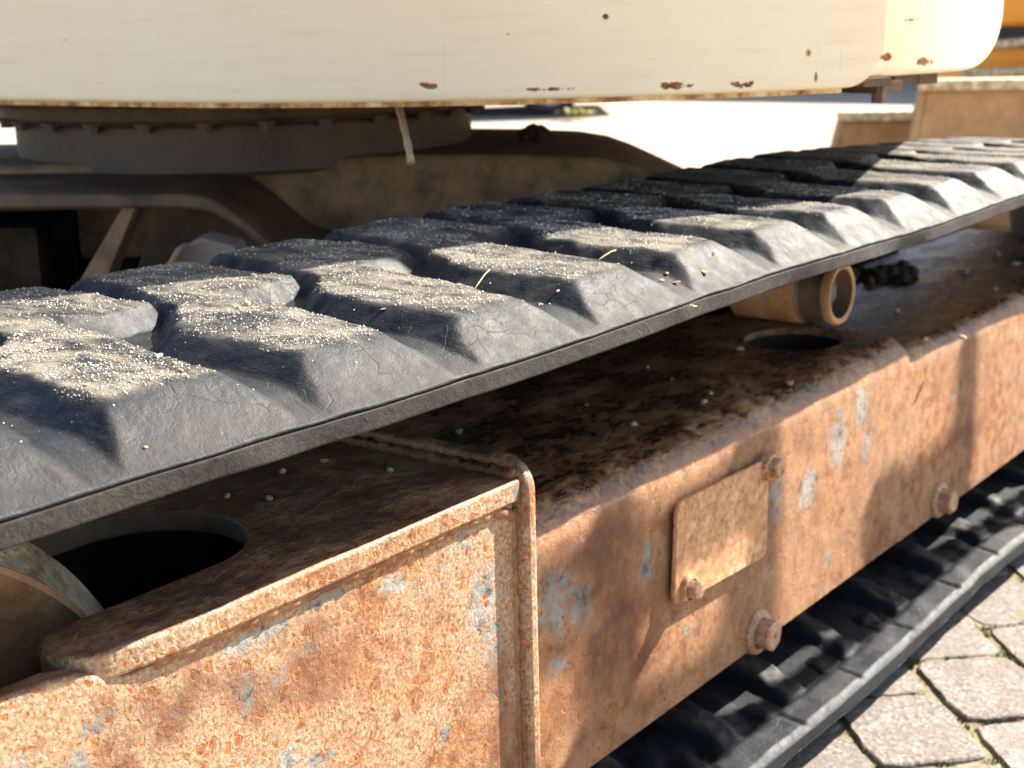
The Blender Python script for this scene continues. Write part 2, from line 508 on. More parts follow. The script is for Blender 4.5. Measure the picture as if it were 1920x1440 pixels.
# camera-heading frame on the ground plan, for the turned upper body and what is aligned with it
HD = Vector((math.sin(YAW), math.cos(YAW), 0))
HR = Vector((math.cos(YAW), -math.sin(YAW), 0))
def HF(s, d, z):
    p = Vector((CAM.x, CAM.y, 0)) + HD * d + HR * s
    return Vector((p.x, p.y, z))
HMAT = Matrix(((HR.x, HD.x, 0, CAM.x), (HR.y, HD.y, 0, CAM.y), (0, 0, 1, 0), (0, 0, 0, 1)))

GZ = -0.035       # top of the pavers

# ================================================================== GROUND
bm = bmesh.new()
S = 160
vs_ = [bm.verts.new(p) for p in ((-S, -S, GZ - 0.012), (S, -S, GZ - 0.012), (S, S, GZ - 0.012), (-S, S, GZ - 0.012))]
bm.faces.new(vs_)
ground = bm_obj("ground", bm, M['ground'], kind="structure")

# pavers beside the machine: rows at 45 degrees, each stone its own piece of the ground
def paver_mesh(k):
    r_ = random.Random(k)
    L, W = 0.162, 0.131
    out = []
    n = 9
    for side in range(4):
        for i in range(n):
            t = i / n
            if side == 0: p = (-L / 2 + L * t, -W / 2)
            elif side == 1: p = (L / 2, -W / 2 + W * t)
            elif side == 2: p = (L / 2 - L * t, W / 2)
            else: p = (-L / 2, W / 2 - W * t)
            # rounded corners and slightly bulged, uneven sides
            x, y = p
            e = (abs(x) / (L / 2)) ** 5 * (abs(y) / (W / 2)) ** 5
            x *= 1 - 0.085 * e
            y *= 1 - 0.095 * e
            x += r_.uniform(-1, 1) * 0.0016
            y += r_.uniform(-1, 1) * 0.0016
            out.append((x, y))
    bm = bmesh.new()
    rings = []
    for sc, z in ((1.0, -0.06), (1.0, -0.006), (0.985, -0.0018), (0.955, 0.0)):
        rings.append([bm.verts.new((x * sc, y * sc, z + (r_.uniform(-0.0006, 0.0006) if z > -0.02 else 0))) for x, y in out])
    for A, B in zip(rings, rings[1:]):
        for i in range(len(A)):
            j = (i + 1) % len(A)
            bm.faces.new((A[i], A[j], B[j], B[i]))
    bm.faces.new(rings[-1])
    me = bpy.data.meshes.new("paver")
    bm.to_mesh(me)
    bm.free()
    me.polygons.foreach_set("use_smooth", [True] * len(me.polygons))
    me.set_sharp_from_angle(angle=R(14))
    me.materials.append(M['paver'])
    return me
bm = bmesh.new()
gn_ = 40
gv = [[bm.verts.new((0.40 + 1.90 * i / gn_, -0.70 + 1.20 * j / gn_, GZ - 0.0035 + 0.0015 * mnoise.noise(Vector((i * .9, j * .9, 0))))) for j in range(gn_ + 1)] for i in range(gn_ + 1)]
for i in range(gn_):
    for j in range(gn_):
        bm.faces.new((gv[i][j], gv[i + 1][j], gv[i + 1][j + 1], gv[i][j + 1]))
bm_obj("joint_sand", bm, M['joint'], ground, smooth=True)
PM = [paver_mesh(k) for k in range(6)]
PL, PW = 0.168, 0.137
uu = Vector((math.sqrt(.5), math.sqrt(.5), 0))
nn = Vector((math.sqrt(.5), -math.sqrt(.5), 0))
joints = []
for row in range(-9, 14):
    n0 = 0.90 + row * PW
    off = 0.775 + (0 if row % 2 == 0 else PL / 2)
    for k in range(-14, 14):
        s0 = off + k * PL
        c = uu * (s0 + PL / 2) + nn * (n0 + PW / 2)
        if 0.35 < c.x < 2.35 and -0.75 < c.y < 0.55:
            o = link("paver", PM[random.randrange(6)], None, ground)
            o.location = (c.x, c.y, GZ + random.uniform(-0.003, 0.002))
            o.rotation_euler = (random.uniform(-.012, .012), random.uniform(-.012, .012), R(45) + random.uniform(-.02, .02) + (math.pi if random.random() < .5 else 0))
            joints.append((uu * s0 + nn * n0, c))

# ================================================================== EXCAVATOR
exc = thing("excavator", "cream excavator with rusty track frame and worn black rubber track", "excavator", (0.9, 0.9, GZ))
exc.location = (0, 0, 0)

# ------------------------------------------------------------------ rubber track
P_ = 0.15
LUG = np.array([(.298, -.1), (.374, -.1), (.378, .05), (.393, .11), (.409, .18), (.422, .262), (.466, .266), (.506, .274), (.510, .34), (.506, .6), (.424, .6), (.396, .34), (.368, .255), (.330, .206), (.312, .19), (.303, .12)])
def sdf_poly(X, Y, poly):
    d = np.full(X.shape, 1e9)
    ins = np.zeros(X.shape, bool)
    n = len(poly)
    for i in range(n):
        ax, ay = poly[i]
        bx, by = poly[(i + 1) % n]
        ex, ey = bx - ax, by - ay
        t = np.clip(((X - ax) * ex + (Y - ay) * ey) / (ex * ex + ey * ey), 0, 1)
        d = np.minimum(d, np.hypot(X - ax - t * ex, Y - ay - t * ey))
        c = ((ay > Y) != (by > Y)) & (X < (bx - ax) * (Y - ay) / (by - ay + 1e-12) + ax)
        ins ^= c
    return np.where(ins, -d, d)

def vnoise(X, Y, sc, seed):
    """Smooth value noise on arrays."""
    g = np.random.default_rng(seed).random((64, 64))
    x, y = X * sc, Y * sc
    xi, yi = np.floor(x).astype(int), np.floor(y).astype(int)
    fx, fy = x - xi, y - yi
    fx, fy = fx * fx * (3 - 2 * fx), fy * fy * (3 - 2 * fy)
    a = g[xi % 64, yi % 64]; b = g[(xi + 1) % 64, yi % 64]; c = g[xi % 64, (yi + 1) % 64]; d = g[(xi + 1) % 64, (yi + 1) % 64]
    return (a * (1 - fx) + b * fx) * (1 - fy) + (c * (1 - fx) + d * fx) * fy - 0.5

TW = 0.445
LUGH = 0.0182
def droop(x, z):
    """The upper run sinks a little towards the sprocket."""
    return -0.0335 * np.clip(x - 1.35, 0, None) ** 2 * np.clip((z - 0.1) / 0.42, 0, 1)

def lug_height(X, Y):
    """Height over the carcass crease, and the mask of the lug tops (periodic along X)."""
    jx = vnoise(X, Y, 28, 3) * 0.006 + vnoise(X, Y, 75, 4) * 0.004
    h = np.zeros(X.shape)
    tm = np.zeros(X.shape)
    ends = np.minimum(np.clip((Y + jx * 0.6) / 0.050, 0, 1), np.clip((TW - Y + jx * 0.6) / 0.026, 0, 1))
    ends = np.minimum(ends * 1.04, 1.04)
    # shallow, gently dished grooves between the outer pads, steeper pockets towards the middle
    mid_ = ss(0.14, 0.22, Y)
    wid = 0.0245 * (1 - mid_) + 0.0140 * mid_
    dep = 0.88 * (1 - mid_) + 1.0 * mid_
    base = np.floor((X - 0.41) / P_)
    for k in range(-1, 3):
        d = sdf_poly(X - (base + k) * P_, Y, LUG) + jx
        x_ = 1 - dep * np.clip(d / wid, -1, 1)
        x_ = 0.5 * (x_ + 1 - np.sqrt((x_ - 1) ** 2 + 0.006))          # rounded shoulder
        hk = 0.5 * (x_ + ends - np.sqrt((x_ - ends) ** 2 + 0.006))     # rounded corner against the end slope
        hk = np.clip(hk, 0, 1)
        h = np.maximum(h, hk)
        tm = np.maximum(tm, 1 - ss(-0.006, 0.007, d + jx))
    tm = tm * ss(0.042, 0.058, Y + jx) * (1 - ss(TW - 0.03, TW - 0.018, Y))
    floor = 0.0152 * ss(-0.012, 0.055, Y) - 0.0011 - 0.010 * ss(TW - 0.02, TW, Y)
    worn = vnoise(X, Y, 13, 8) * 0.0026 + vnoise(X, Y, 45, 9) * 0.0014 + vnoise(X, Y, 120, 10) * 0.0008
    return floor + LUGH * h + worn * (0.35 + h * 0.65) * ss(0.0, 0.012, Y), tm

def bshift(Y):
    return 0.413 + 0.128 * ss(.17, .29, Y)

# path of the track: a stadium; a = metres of upper-run x, measured at the carcass bottom line
XL, XR = 0.0, 2.62           # idler and sprocket centres
ZU, ZLo = 0.519, 0.028         # inner faces of upper and lower runs
RI = (ZU - ZLo) / 2
ZC = (ZU + ZLo) / 2
def path(a):
    """a -> (x, z, tangent angle) on the inner face; upper run for XL<a<XR, then round the sprocket and back."""
    x = np.empty_like(a); z = np.empty_like(a); th = np.empty_like(a)
    half = math.pi * RI
    L = XR - XL
    s = np.mod(a - XL, 2 * L + 2 * half)
    m = s < L
    x[m] = XL + s[m]; z[m] = ZU; th[m] = 0
    # gentle waviness and a little sag between the rollers
    m2 = (s >= L) & (s < L + half)
    ph = (s[m2] - L) / RI
    x[m2] = XR + RI * np.sin(ph); z[m2] = ZC + RI * np.cos(ph); th[m2] = ph
    m3 = (s >= L + half) & (s < 2 * L + half)
    x[m3] = XR - (s[m3] - L - half); z[m3] = ZLo; th[m3] = math.pi
    m4 = s >= 2 * L + half
    ph = (s[m4] - 2 * L - half) / RI
    x[m4] = XL - RI * np.sin(ph); z[m4] = ZC - RI * np.cos(ph); th[m4] = math.pi + ph
    return x, z, th
PERI = 2 * (XR - XL) + 2 * math.pi * RI
NT_ = round(PERI / P_)
XR += (NT_ * P_ - PERI) / 2
PERI = NT_ * P_

def inner_height(A, Y, lower):
    """Relief of the inner face (positive = outwards from the rubber, into the loop)."""
    if not lower:
        return np.zeros(A.shape)
    A = A + 0.35 * (Y - 0.08) + vnoise(A, Y, 25, 36) * 0.012
    ph = np.mod(A + 0.05, 0.15) / 0.15
    bar = ss(0.04, 0.2, ph) * (1 - ss(0.36, 0.52, ph))
    lump = ss(0.56, 0.64, ph) * (1 - ss(0.74, 0.85, ph)) * (1 - ss(0.075, 0.095, Y))
    rim = 1 - ss(0.036, 0.048, Y + vnoise(A, Y, 60, 31) * 0.008)
    inn = ss(0.042, 0.056, Y) * (1 - ss(0.17, 0.2, Y))
    h = 0.005 * rim
    h = h + inn * (-0.006 + (0.012 + 0.08 * (Y - 0.05)) * bar + 0.006 * lump + 0.006 * vnoise(A, Y, 40, 33) + .002 * vnoise(A, Y, 110, 34))
    h = h + rim * (0.004 * vnoise(A, Y, 30, 35) - 0.003 * ss(.60, .64, ph) * (1 - ss(.66, .70, ph)))
    edge = ss(0.0, 0.006, Y)
    return h * edge

def track_tile(i, res, lower):
    nu = {0: 8, 1: 34, 2: 66}[res]
    ny = {0: 26, 1: 90, 2: 170}[res]
    yt = np.linspace(0, TW, ny)
    nin = {0: 6, 1: 20, 2: 30}[res]
    if lower:
        nin = 110
        nu = 60
    u = np.linspace(0, P_, nu + 1)
    # cross-section rows as (y, kind, t): top rows, inner edge, inner face rows, outer wall
    rows = [(y, 't', 0) for y in yt]
    rows += [(TW - 0.001, 'w', f) for f in (0.3, 0.75)] + [(TW - 0.006, 'b', 0)]
    rows += [(y, 'b', 0) for y in np.linspace(TW - 0.02, 0.006, nin)]
    rows += [(0.0022, 'w', 0.96), (0.0006, 'w', 0.90), (0.0004, 'w', 0.86), (0.0004, 'w', 0.8), (0.0004, 'w', 0.5), (0.0004, 'w', 0.22), (0.0004, 'w', 0.14), (0.0006, 'w', 0.11), (0.0034, 'w', 0.06), (0.0030, 'w', 0.025)]
    Y = np.array([r[0] for r in rows])[:, None] + 0 * u[None, :]
    a0 = (i - 1) * P_ - P_
    A = bshift(Y) + a0 + u[None, :]
    H, T = lug_height(A, Y)
    thick = 0.0165
    kinds = [r[1] for r in rows]
    off = np.zeros(Y.shape)          # distance outwards from the inner face
    tm = np.zeros(Y.shape)
    sd = np.zeros(Y.shape)
    for k, (y, kd, f) in enumerate(rows):
        if kd == 't':
            off[k] = thick + H[k]
            tm[k] = T[k]
            sd[k] = 0.50 * (1 - ss(0.012, 0.050, Y[k] + 0.012 * vnoise(A[k], Y[k], 30, 40)))
        elif kd == 'w':
            off[k] = thick * (1 - f)
            sd[k] = 1
        else:
            off[k] = -inner_height(A[k], Y[k], lower)
            sd[k] = 0.25
            if lower:
                tm[k] = np.clip(-off[k] * 55 - 0.25, 0, 0.9) * ss(0.045, 0.06, Y[k])
    if lower:
        sd *= 0.15
    Yw = Y + vnoise(A, off * 3, 22, 50) * 0.003 * (1 - ss(0.0, 0.03, Y))
    x, z, th = path(A.ravel())
    x = x.reshape(A.shape); z = z.reshape(A.shape); th = th.reshape(A.shape)
    # the lower run follows the uneven paving a little, the upper run ripples over its rollers
    wav = np.where(z < 0.2, 0.004 * np.sin(x * 9 + 0.6) , 0.0022 * np.sin(x * 8.0 + 1.0)) * (1 - np.abs(np.sin(th)))
    X = x + np.sin(th) * off
    Z = z + np.cos(th) * off + wav + droop(x, z)
    nr, nc = A.shape
    co = np.stack([X, Yw, Z], -1).reshape(-1, 3)
    idx = np.arange(nr * nc).reshape(nr, nc)
    r1 = np.roll(idx, -1, axis=0)
    q = np.stack([idx[:, :-1], idx[:, 1:], r1[:, 1:], r1[:, :-1]], -1).reshape(-1, 4)
    me = bpy.data.meshes.new("track_lug")
    me.vertices.add(len(co)); me.vertices.foreach_set("co", co.ravel())
    me.loops.add(q.size); me.loops.foreach_set("vertex_index", q.ravel().astype(np.int32))
    me.polygons.add(len(q)); me.polygons.foreach_set("loop_start", (np.arange(len(q)) * 4).astype(np.int32))
    me.polygons.foreach_set("loop_total", np.full(len(q), 4, np.int32))
    me.update(calc_edges=True)
    for nm, arr in (("top", tm), ("side", sd)):
        at = me.attributes.new(nm, 'FLOAT', 'POINT')
        at.data.foreach_set("value", arr.ravel().astype(np.float32))
    me.polygons.foreach_set("use_smooth", [True] * len(me.polygons))
    me.validate()
    return me

# steel-corded core of the track: one closed band, the part that carries the lugs
bm = bmesh.new()
prev = None
first = None
for a in np.arange(0, PERI, 0.05):
    x, z, th = (float(v[0]) for v in path(np.array([a])))
    zd = z + float(droop(x, z))
    ring = [bm.verts.new((x + math.sin(th) * o_, y_, zd + math.cos(th) * o_)) for y_, o_ in ((.012, .006), (.43, .006), (.43, .011), (.012, .011))]
    if prev:
        for k in range(4):
            bm.faces.new((prev[k], prev[(k + 1) % 4], ring[(k + 1) % 4], ring[k]))
    else:
        first = ring
    prev = ring
for k in range(4):
    bm.faces.new((prev[k], prev[(k + 1) % 4], first[(k + 1) % 4], first[k]))
track = bm_obj("rubber_track", bm, M['rubber'], exc, label="worn black rubber crawler track dusted with sand")
for i in range(-5, NT_ - 5):
    xm, zm, tm_ = path(np.array([0.413 + (i - 1) * P_ - P_ / 2]))
    xm, zm = float(xm[0]), float(zm[0])
    lower = zm < 0.1 and 0.4 < xm < 2.1
    res = 2 if (zm > .35 and -0.3 < xm < 2.9) else 0
    link("track_lug", track_tile(i, res, lower), M['rubber'], track)

# ------------------------------------------------------------------ track frame
YP = 0.037          # front edge of the fork plate
YW = 0.0435         # front side wall
YX = 0.070          # face of the box section
def channel(x0, x1, top, yf, bot, rad, yb=0.40, th=0.008):
    outer = [(yb, top)] + arc(yf + rad, top - rad, rad, 90, 180, 10) + [(yf, bot)]
    inner = [(yf + th, bot)] + arc(yf + rad, top - rad, rad - th, 180, 90, 10) + [(yb, top - th)]
    bm = bmesh.new()
    n = max(2, int((x1 - x0) / 0.03))
    pts = outer + inner
    rings = [[bm.verts.new((x0 + (x1 - x0) * i / n, p[0], p[1])) for p in pts] for i in range(n + 1)]
    m = len(pts)
    for A, B in zip(rings, rings[1:]):
        for k in range(m):
            bm.faces.new((A[k], A[(k + 1) % m], B[(k + 1) % m], B[k]))
    bm.faces.new(rings[0][::-1]); bm.faces.new(rings[-1])
    return bm

frame = bm_obj("track_frame", channel(0.528, 1.366, 0.371, YX, 0.104, 0.038), M['rust_box'], exc, angle=40, label="rusty box section of the track frame")
bm = bmesh.new()
add_lathe(bm, [(-0.05, 0.0), (-0.05, 1.0), (0.08, 1.0), (0.08, 0.0)], (0, 0, 0), (0, 0, 1), 64)
bmesh.ops.transform(bm, matrix=Matrix.Translation((1.288, 0.193, 0.37)) @ Matrix.Diagonal((0.068, 0.061, 1, 1)), verts=bm.verts)
cut = bm_obj("hole_cutter", bm, None)
md = frame.modifiers.new("hole", 'BOOLEAN'); md.object = cut; md.operation = 'DIFFERENCE'; md.solver = 'EXACT'
bake(frame)
frame.data.set_sharp_from_angle(angle=R(40))
bpy.data.objects.remove(cut, do_unlink=True)

bm = bmesh.new()
add_lathe(bm, [(0.0, 1.02), (-0.22, 1.02), (-0.22, 0.0)], (0, 0, 0), (0, 0, 1), 48)
bmesh.ops.transform(bm, matrix=Matrix.Translation((1.288, 0.193, 0.3625)) @ Matrix.Diagonal((0.068, 0.061, 1, 1)), verts=bm.verts)
bm_obj('hole_shade_liner', bm, M['black'], frame, smooth=True)  # added near-black liner, so the hole reads as deep shade

# rear box section beyond the step, a little lower
o = bm_obj("rear_frame_section", channel(1.3665, 2.45, 0.350, YX + 0.005, 0.098, 0.030), M['rust_box'], frame, angle=40)

# bottom flange closing the frame from below, inner web
bm = bmesh.new()
add_box(bm, (-0.2, YX + 0.016, 0.106), (2.4, 0.36, 0.118))
add_box(bm, (-0.2, 0.36, 0.106), (0.511, 0.372, 0.405))
add_box(bm, (0.512, 0.36, 0.106), (2.4, 0.372, 0.345))
o = bm_obj("inner_web", bm, M['greasy'], frame)

# front section: side wall, fork plate with its long slot, rib
wall_out = [(-0.30, 0.09), (0.511, 0.09), (0.511, 0.4075), (0.142, 0.4075)] + [(0.128, 0.411), (0.112, 0.418), (0.094, 0.4225), (0.05, 0.424), (-0.30, 0.424)]
bm = bmesh.new()
add_prism(bm, wall_out, YW, YW + 0.016, 'y')
side_wall = bevel(bm_obj("side_wall", bm, M['rust'], frame, angle=40), 0.003, 2)

fork = [(0.5115, YP)] + [(0.5115, 0.34), (0.12, 0.34), (0.12, 0.238)]
fork += arc(0.255, 0.168, 0.070, 90, -90, 20)
fork += [(0.19, 0.0970), (0.155, 0.0975)] + arc(0.136, 0.0695, 0.0282, 100, 262, 12) + [(0.17, YP + 0.0005), (0.24, YP)]
bm = bmesh.new()
add_prism(bm, fork, 0.408, 0.4255, 'z')
fork_plate = (bm_obj("fork_plate", bm, M['rust'], frame, angle=40))
fork_plate.data.materials.append(M['greasy'])
for pl_ in fork_plate.data.polygons:
    if abs(pl_.normal.z) < 0.3 and pl_.center.y > 0.085:
        pl_.material_index = 1  # inner slot faces get a darker colour in place of shade
bevel(fork_plate, 0.0026, 3)

# weld beads between plate and wall, and along the rib
def bead(name, pts, r, step=0.0055):
    path_ = []
    for a, b in zip(pts, pts[1:]):
        a, b = Vector(a), Vector(b)
        n = max(2, int((b - a).length / step))
        for i in range(n):
            path_.append(a.lerp(b, i / n) + Vector((0, random.uniform(-1, 1) * r * .12, random.uniform(-1, 1) * r * .18)))
    path_.append(Vector(pts[-1]))
    rad = [r * (1 + 0.22 * math.sin(i * 1.9) + random.uniform(-.12, .12)) for i in range(len(path_))]
    bm = bmesh.new()
    add_tube(bm, path_, rad, 10, 0.05)
    return bm_obj(name, bm, M['rust_box'], frame, smooth=True)
bead("weld_bead", [(0.16, YW + 0.001, 0.4065), (0.485, YW + 0.001, 0.4065), (0.508, YW + 0.001, 0.395)], 0.0052)
bead("weld_bead", [(0.5105, YW + 0.002, 0.400), (0.5105, YW + 0.002, 0.10)], 0.0042)
bead("weld_bead", [(0.5105, YP + 0.006, 0.428), (0.5105, 0.33, 0.428)], 0.0050)

rib = [(0.0325, 0.08), (0.0325, 0.410)] + arc(0.0595, 0.4135, 0.027, 175, 95, 8) + [(0.092, 0.4395), (0.34, 0.4395), (0.34, 0.08)]
bm = bmesh.new()
add_prism(bm, rib, 0.5125, 0.5270, 'x')
bevel(bm_obj("stiffening_rib", bm, M['rust'], frame, angle=40), 0.0046, 3)

# cover plate with two screws
cp = [(0.787, 0.2245), (0.935, 0.2185)] + arc(0.937, 0.229, 0.0105, -90, 0, 4) + [(0.9475, 0.312)] + arc(0.935, 0.315, 0.0125, 0, 90, 4) + [(0.79, 0.331)] + arc(0.783, 0.319, 0.012, 90, 180, 5) + [(0.7665, 0.245)] + arc(0.779, 0.2365, 0.0125, 180, 270, 5)
cp = [(0.780 + (x - 0.7665) * 1.045, 0.2110 + (z - 0.2185) * 0.99) for x, z in cp]
bm = bmesh.new()
add_prism(bm, cp, YX - 0.0105, YX - 0.0055, 'y')
cover = bevel(bm_obj("cover_plate", bm, M['rust_plate'], frame, angle=40, label="flat rusty cover plate held by two bolts"), 0.0012, 2)

def hex_bolt(name, x, y, z, r, h, fl, parent, tilt=0.0):
    """Hexagon bolt with a washer flange; the head points to -Y."""
    bm = bmesh.new()
    add_lathe(bm, [(0.004, 0), (0.004, fl), (-0.002, fl), (-0.0045, fl * 0.93), (-0.0055, r * 1.02)], (x, y, z), (0, 1, 0), 36)
    hexp = [(r * math.cos(R(60 * i) + tilt), r * math.sin(R(60 * i) + tilt)) for i in range(6)]
    A = []
    for t, sc in ((-0.004, 1.0), (-h + 0.002, 1.0), (-h, 0.86)):
        A.append([bm.verts.new((x + a * sc, y + t, z + b * sc)) for a, b in hexp])
    for P, Q in zip(A, A[1:]):
        for k in range(6):
            bm.faces.new((P[k], P[(k + 1) % 6], Q[(k + 1) % 6], Q[k]))
    bm.faces.new(A[-1])
    return bm_obj(name, bm, M['bolt'], parent, angle=30)
hex_bolt("cover_bolt", 0.9665, YX - 0.0115, 0.3105, 0.0108, 0.014, 0.0145, frame, 0.2)
hex_bolt("cover_bolt", 0.8020, YX - 0.0115, 0.2305, 0.0108, 0.014, 0.0145, frame, 0.5)
hex_bolt("flange_bolt", 0.968, YX - 0.001, 0.1205, 0.0172, 0.022, 0.0250, frame, 0.35)
hex_bolt("flange_bolt", 1.502, YX + 0.004, 0.1180, 0.0172, 0.022, 0.0250, frame, 0.1)
hex_bolt("flange_bolt", 2.03, YX + 0.004, 0.1180, 0.0172, 0.022, 0.0250, frame, 0.3)

# carrier roller under the upper run
RX, RY, RZ = 1.222, 0.100, 0.449
bm = bmesh.new()
add_lathe(bm, [(0.0, 0.0295), (-0.0012, 0.0315), (-0.0012, 0.0355), (0.002, 0.0375), (0.008, 0.0375), (0.011, 0.0362)], (RX, RY, RZ), (0, 1, 0), 48)
car = bm_obj("carrier_roller", bm, M['roller'], frame, angle=35)
bm = bmesh.new()
add_lathe(bm, [(0.014, 0.0), (0.011, 0.010), (0.016, 0.012), (0.018, 0.027), (0.001, 0.0294)], (RX, RY, RZ), (0, 1, 0), 48)
add_lathe(bm, [(0.011, 0.0361), (0.014, 0.0345), (0.040, 0.0355), (0.043, 0.0385)], (RX, RY, RZ), (0, 1, 0), 48)
bm_obj("roller_hub", bm, M['rollerd'], frame, angle=35)
bm = bmesh.new()
add_lathe(bm, [(0.0435, 0.0385), (0.047, 0.040), (0.13, 0.040), (0.133, 0.030), (0.30, 0.030)], (RX, RY, RZ), (0, 1, 0), 48)
bm_obj("roller_drum", bm, M['roller'], frame, angle=35)

# front idler seen below the track edge
bm = bmesh.new()
IX, IZ, IR = XL, ZC, RI
add_lathe(bm, [(0.0, 0.0), (0.0, 0.06), (0.03, 0.10), (0.03, 0.17), (0.004, IR - 0.030), (0.0, IR - 0.026), (0.002, IR - 0.022), (0.004, IR - 0.0215)], (IX, 0.128, IZ), (0, 1, 0), 96)
idl = bm_obj("idler_wheel", bm, M['roller'], frame, angle=35)
bm = bmesh.new()
add_lathe(bm, [(0.004, IR - 0.0215), (0.012, IR - 0.019), (0.034, IR - 0.002), (0.038, IR), (0.085, IR), (0.09, IR - 0.004), (0.10, IR - 0.02), (0.10, 0.1), (0.10, 0)], (IX, 0.128, IZ), (0, 1, 0), 96)
bm_obj("idler_tread", bm, M['idler'], frame, angle=35)

# ------------------------------------------------------------------ car body (centre of the undercarriage)
RC = HF(-0.407, 2.29, 0)      # slew ring centre
def hobj(name, bm, mat, parent, **kw):
    bmesh.ops.transform(bm, matrix=HMAT, verts=bm.verts)
    return bm_obj(name, bm, mat, parent, **kw)

# near leg: bent top plate with a rounded drop to the right
prof = [(-1.3, 0.586), (-0.60, 0.581), (-0.395, 0.577)] + [(-0.365, 0.573), (-0.345, 0.563), (-0.325, 0.548), (-0.300, 0.524), (-0.275, 0.503), (-0.245, 0.492), (-0.18, 0.486), (0.05, 0.48), (0.28, 0.47)]
under = [(x, z - 0.017) for x, z in prof][::-1]
bm = bmesh.new()
add_prism(bm, prof + under, 1.72, 2.52, 'y')
carbody = hobj("car_body", bm, M['greasy'], exc, angle=45)
bevel(carbody, 0.004, 2)
# raised far arm whose shoulder shows against the light
arm = [(-0.75, 0.592), (-0.1, 0.594), (0.02, 0.590), (0.125, 0.584), (0.175, 0.575), (0.215, 0.560), (0.29, 0.524), (0.42, 0.46), (0.5, 0.40), (0.28, 0.40), (0.12, 0.468), (0.07, 0.503), (0.02, 0.515), (-0.04, 0.512), (-0.08, 0.49), (-0.1, 0.46), (-0.75, 0.46)]
bm = bmesh.new()
add_prism(bm, arm, 1.98, 2.50, 'y')
o = hobj("carrier_arm", bm, M['dirt'], carbody, angle=45)
bevel(o, 0.012, 3)
# clod of mud on the arm's shoulder is a separate thing below; gussets and dark cavity at the left
bm = bmesh.new()
add_prism(bm, [(-0.47, 0.560), (-0.455, 0.560), (-0.52, 0.43), (-0.56, 0.40), (-0.58, 0.40)], 1.735, 1.80, 'y')
hobj("gusset", bm, M['dirt'], carbody)
bm = bmesh.new()
add_prism(bm, [(-0.465, 0.559), (-0.36, 0.556), (-0.33, 0.43), (-0.52, 0.43)], 1.93, 1.95, 'y')
hobj("back_plate", bm, M['greasy'], carbody)
bm = bmesh.new()
add_prism(bm, [(-0.425, 0.45), (-0.372, 0.528), (-0.355, 0.534), (-0.318, 0.524), (-0.310, 0.50), (-0.318, 0.45)], 1.64, 1.70, 'y')
add_prism(bm, [(-0.43, 0.45), (-0.377, 0.530), (-0.369, 0.530), (-0.420, 0.45)], 1.60, 1.6395, 'y')
o = hobj("bracket", bm, M['greypaint'], carbody)
bevel(o, 0.003, 2)
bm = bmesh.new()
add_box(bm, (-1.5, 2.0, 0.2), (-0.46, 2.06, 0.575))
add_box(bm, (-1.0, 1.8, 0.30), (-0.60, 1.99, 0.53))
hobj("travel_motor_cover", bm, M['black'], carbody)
bm = bmesh.new()
add_box(bm, (-0.55, 2.10, 0.1), (0.30, 2.4, 0.455))
hobj("centre_box", bm, M['greasy'], carbody)
bm = bmesh.new()
add_box(bm, (0.25, 0.455, 0.12), (2.25, 0.50, 0.425))
bm_obj("dark_gap_plate", bm, M['black'], carbody)  # dark plate added to close off the bright gap behind the frame

# ------------------------------------------------------------------ slew ring
bm = bmesh.new()
add_lathe(bm, [(0.575, 0.0), (0.575, 0.345), (0.580, 0.352), (0.592, 0.352), (0.640, 0.352), (0.645, 0.347), (0.645, 0.30)], (RC.x, RC.y, 0), (0, 0, 1), 128)
ring = bm_obj("slew_ring", bm, M['ring'], exc, angle=35)
bm = bmesh.new()
add_lathe(bm, [(0.646, 0.30), (0.646, 0.372), (0.652, 0.378), (0.668, 0.378), (0.672, 0.372), (0.672, 0.44), (0.676, 0.445), (0.690, 0.445), (0.690, 0.0)], (RC.x, RC.y, 0), (0, 0, 1), 128)
bm_obj("slew_flange", bm, M['greasy'], ring, angle=35)
bmb = bmesh.new()
hx = [(0.010 * math.cos(R(60 * i)), 0.010 * math.sin(R(60 * i))) for i in range(6)]
add_prism(bmb, hx, -0.010, 0.0, 'z')
add_lathe(bmb, [(-0.001, 0.0), (-0.001, 0.014), (0.003, 0.014), (0.003, 0)], (0, 0, 0), (0, 0, 1), 16)
bmesh.ops.recalc_face_normals(bmb, faces=bmb.faces)
bme = bpy.data.meshes.new("slew_bolt"); bmb.to_mesh(bme); bmb.free(); bme.materials.append(M['ring'])
for k in range(28):
    a = 2 * math.pi * k / 28
    b = link("slew_bolt", bme, None, ring)
    b.location = (RC.x + 0.365 * math.cos(a), RC.y + 0.365 * math.sin(a), 0.6455)
    b.rotation_euler = (0, 0, random.uniform(0, 1))

# places of the larger chips, measured on the curved panel: (photo column, row, half width, half height in photo pixels)
def on_body(x, y, rad):
    d = fw + r2 * ((x - 960) / 2663) - u2 * ((y - 720) / 2663)
    cc_ = HF(0.03, 2.29, 0)
    ox, oy = CAM.x - cc_.x, CAM.y - cc_.y
    A_ = d.x * d.x + d.y * d.y; B_ = ox * d.x + oy * d.y; C_ = ox * ox + oy * oy - rad * rad
    t_ = (-B_ - math.sqrt(max(0.0, B_ * B_ - A_ * C_))) / A_
    return CAM + d * t_, t_
def chips(lst, rad):
    out = []
    for x, y, a_, b_ in lst:
        p_, t_ = on_body(x, y, rad)
        out.append((p_.x, p_.y, p_.z, a_ * t_ / 2663, b_ * t_ / 2663))
    return out
M['cream'] = mat_cream("cream_paint", 0.6865, chips([(810, 160, 22, 8), (1266, 161, 38, 7), (1390, 158, 28, 7), (1135, 32, 6, 5), (128, 74, 12, 3), (1530, 142, 3, 9), (1030, 167, 60, 4)], 0.78))
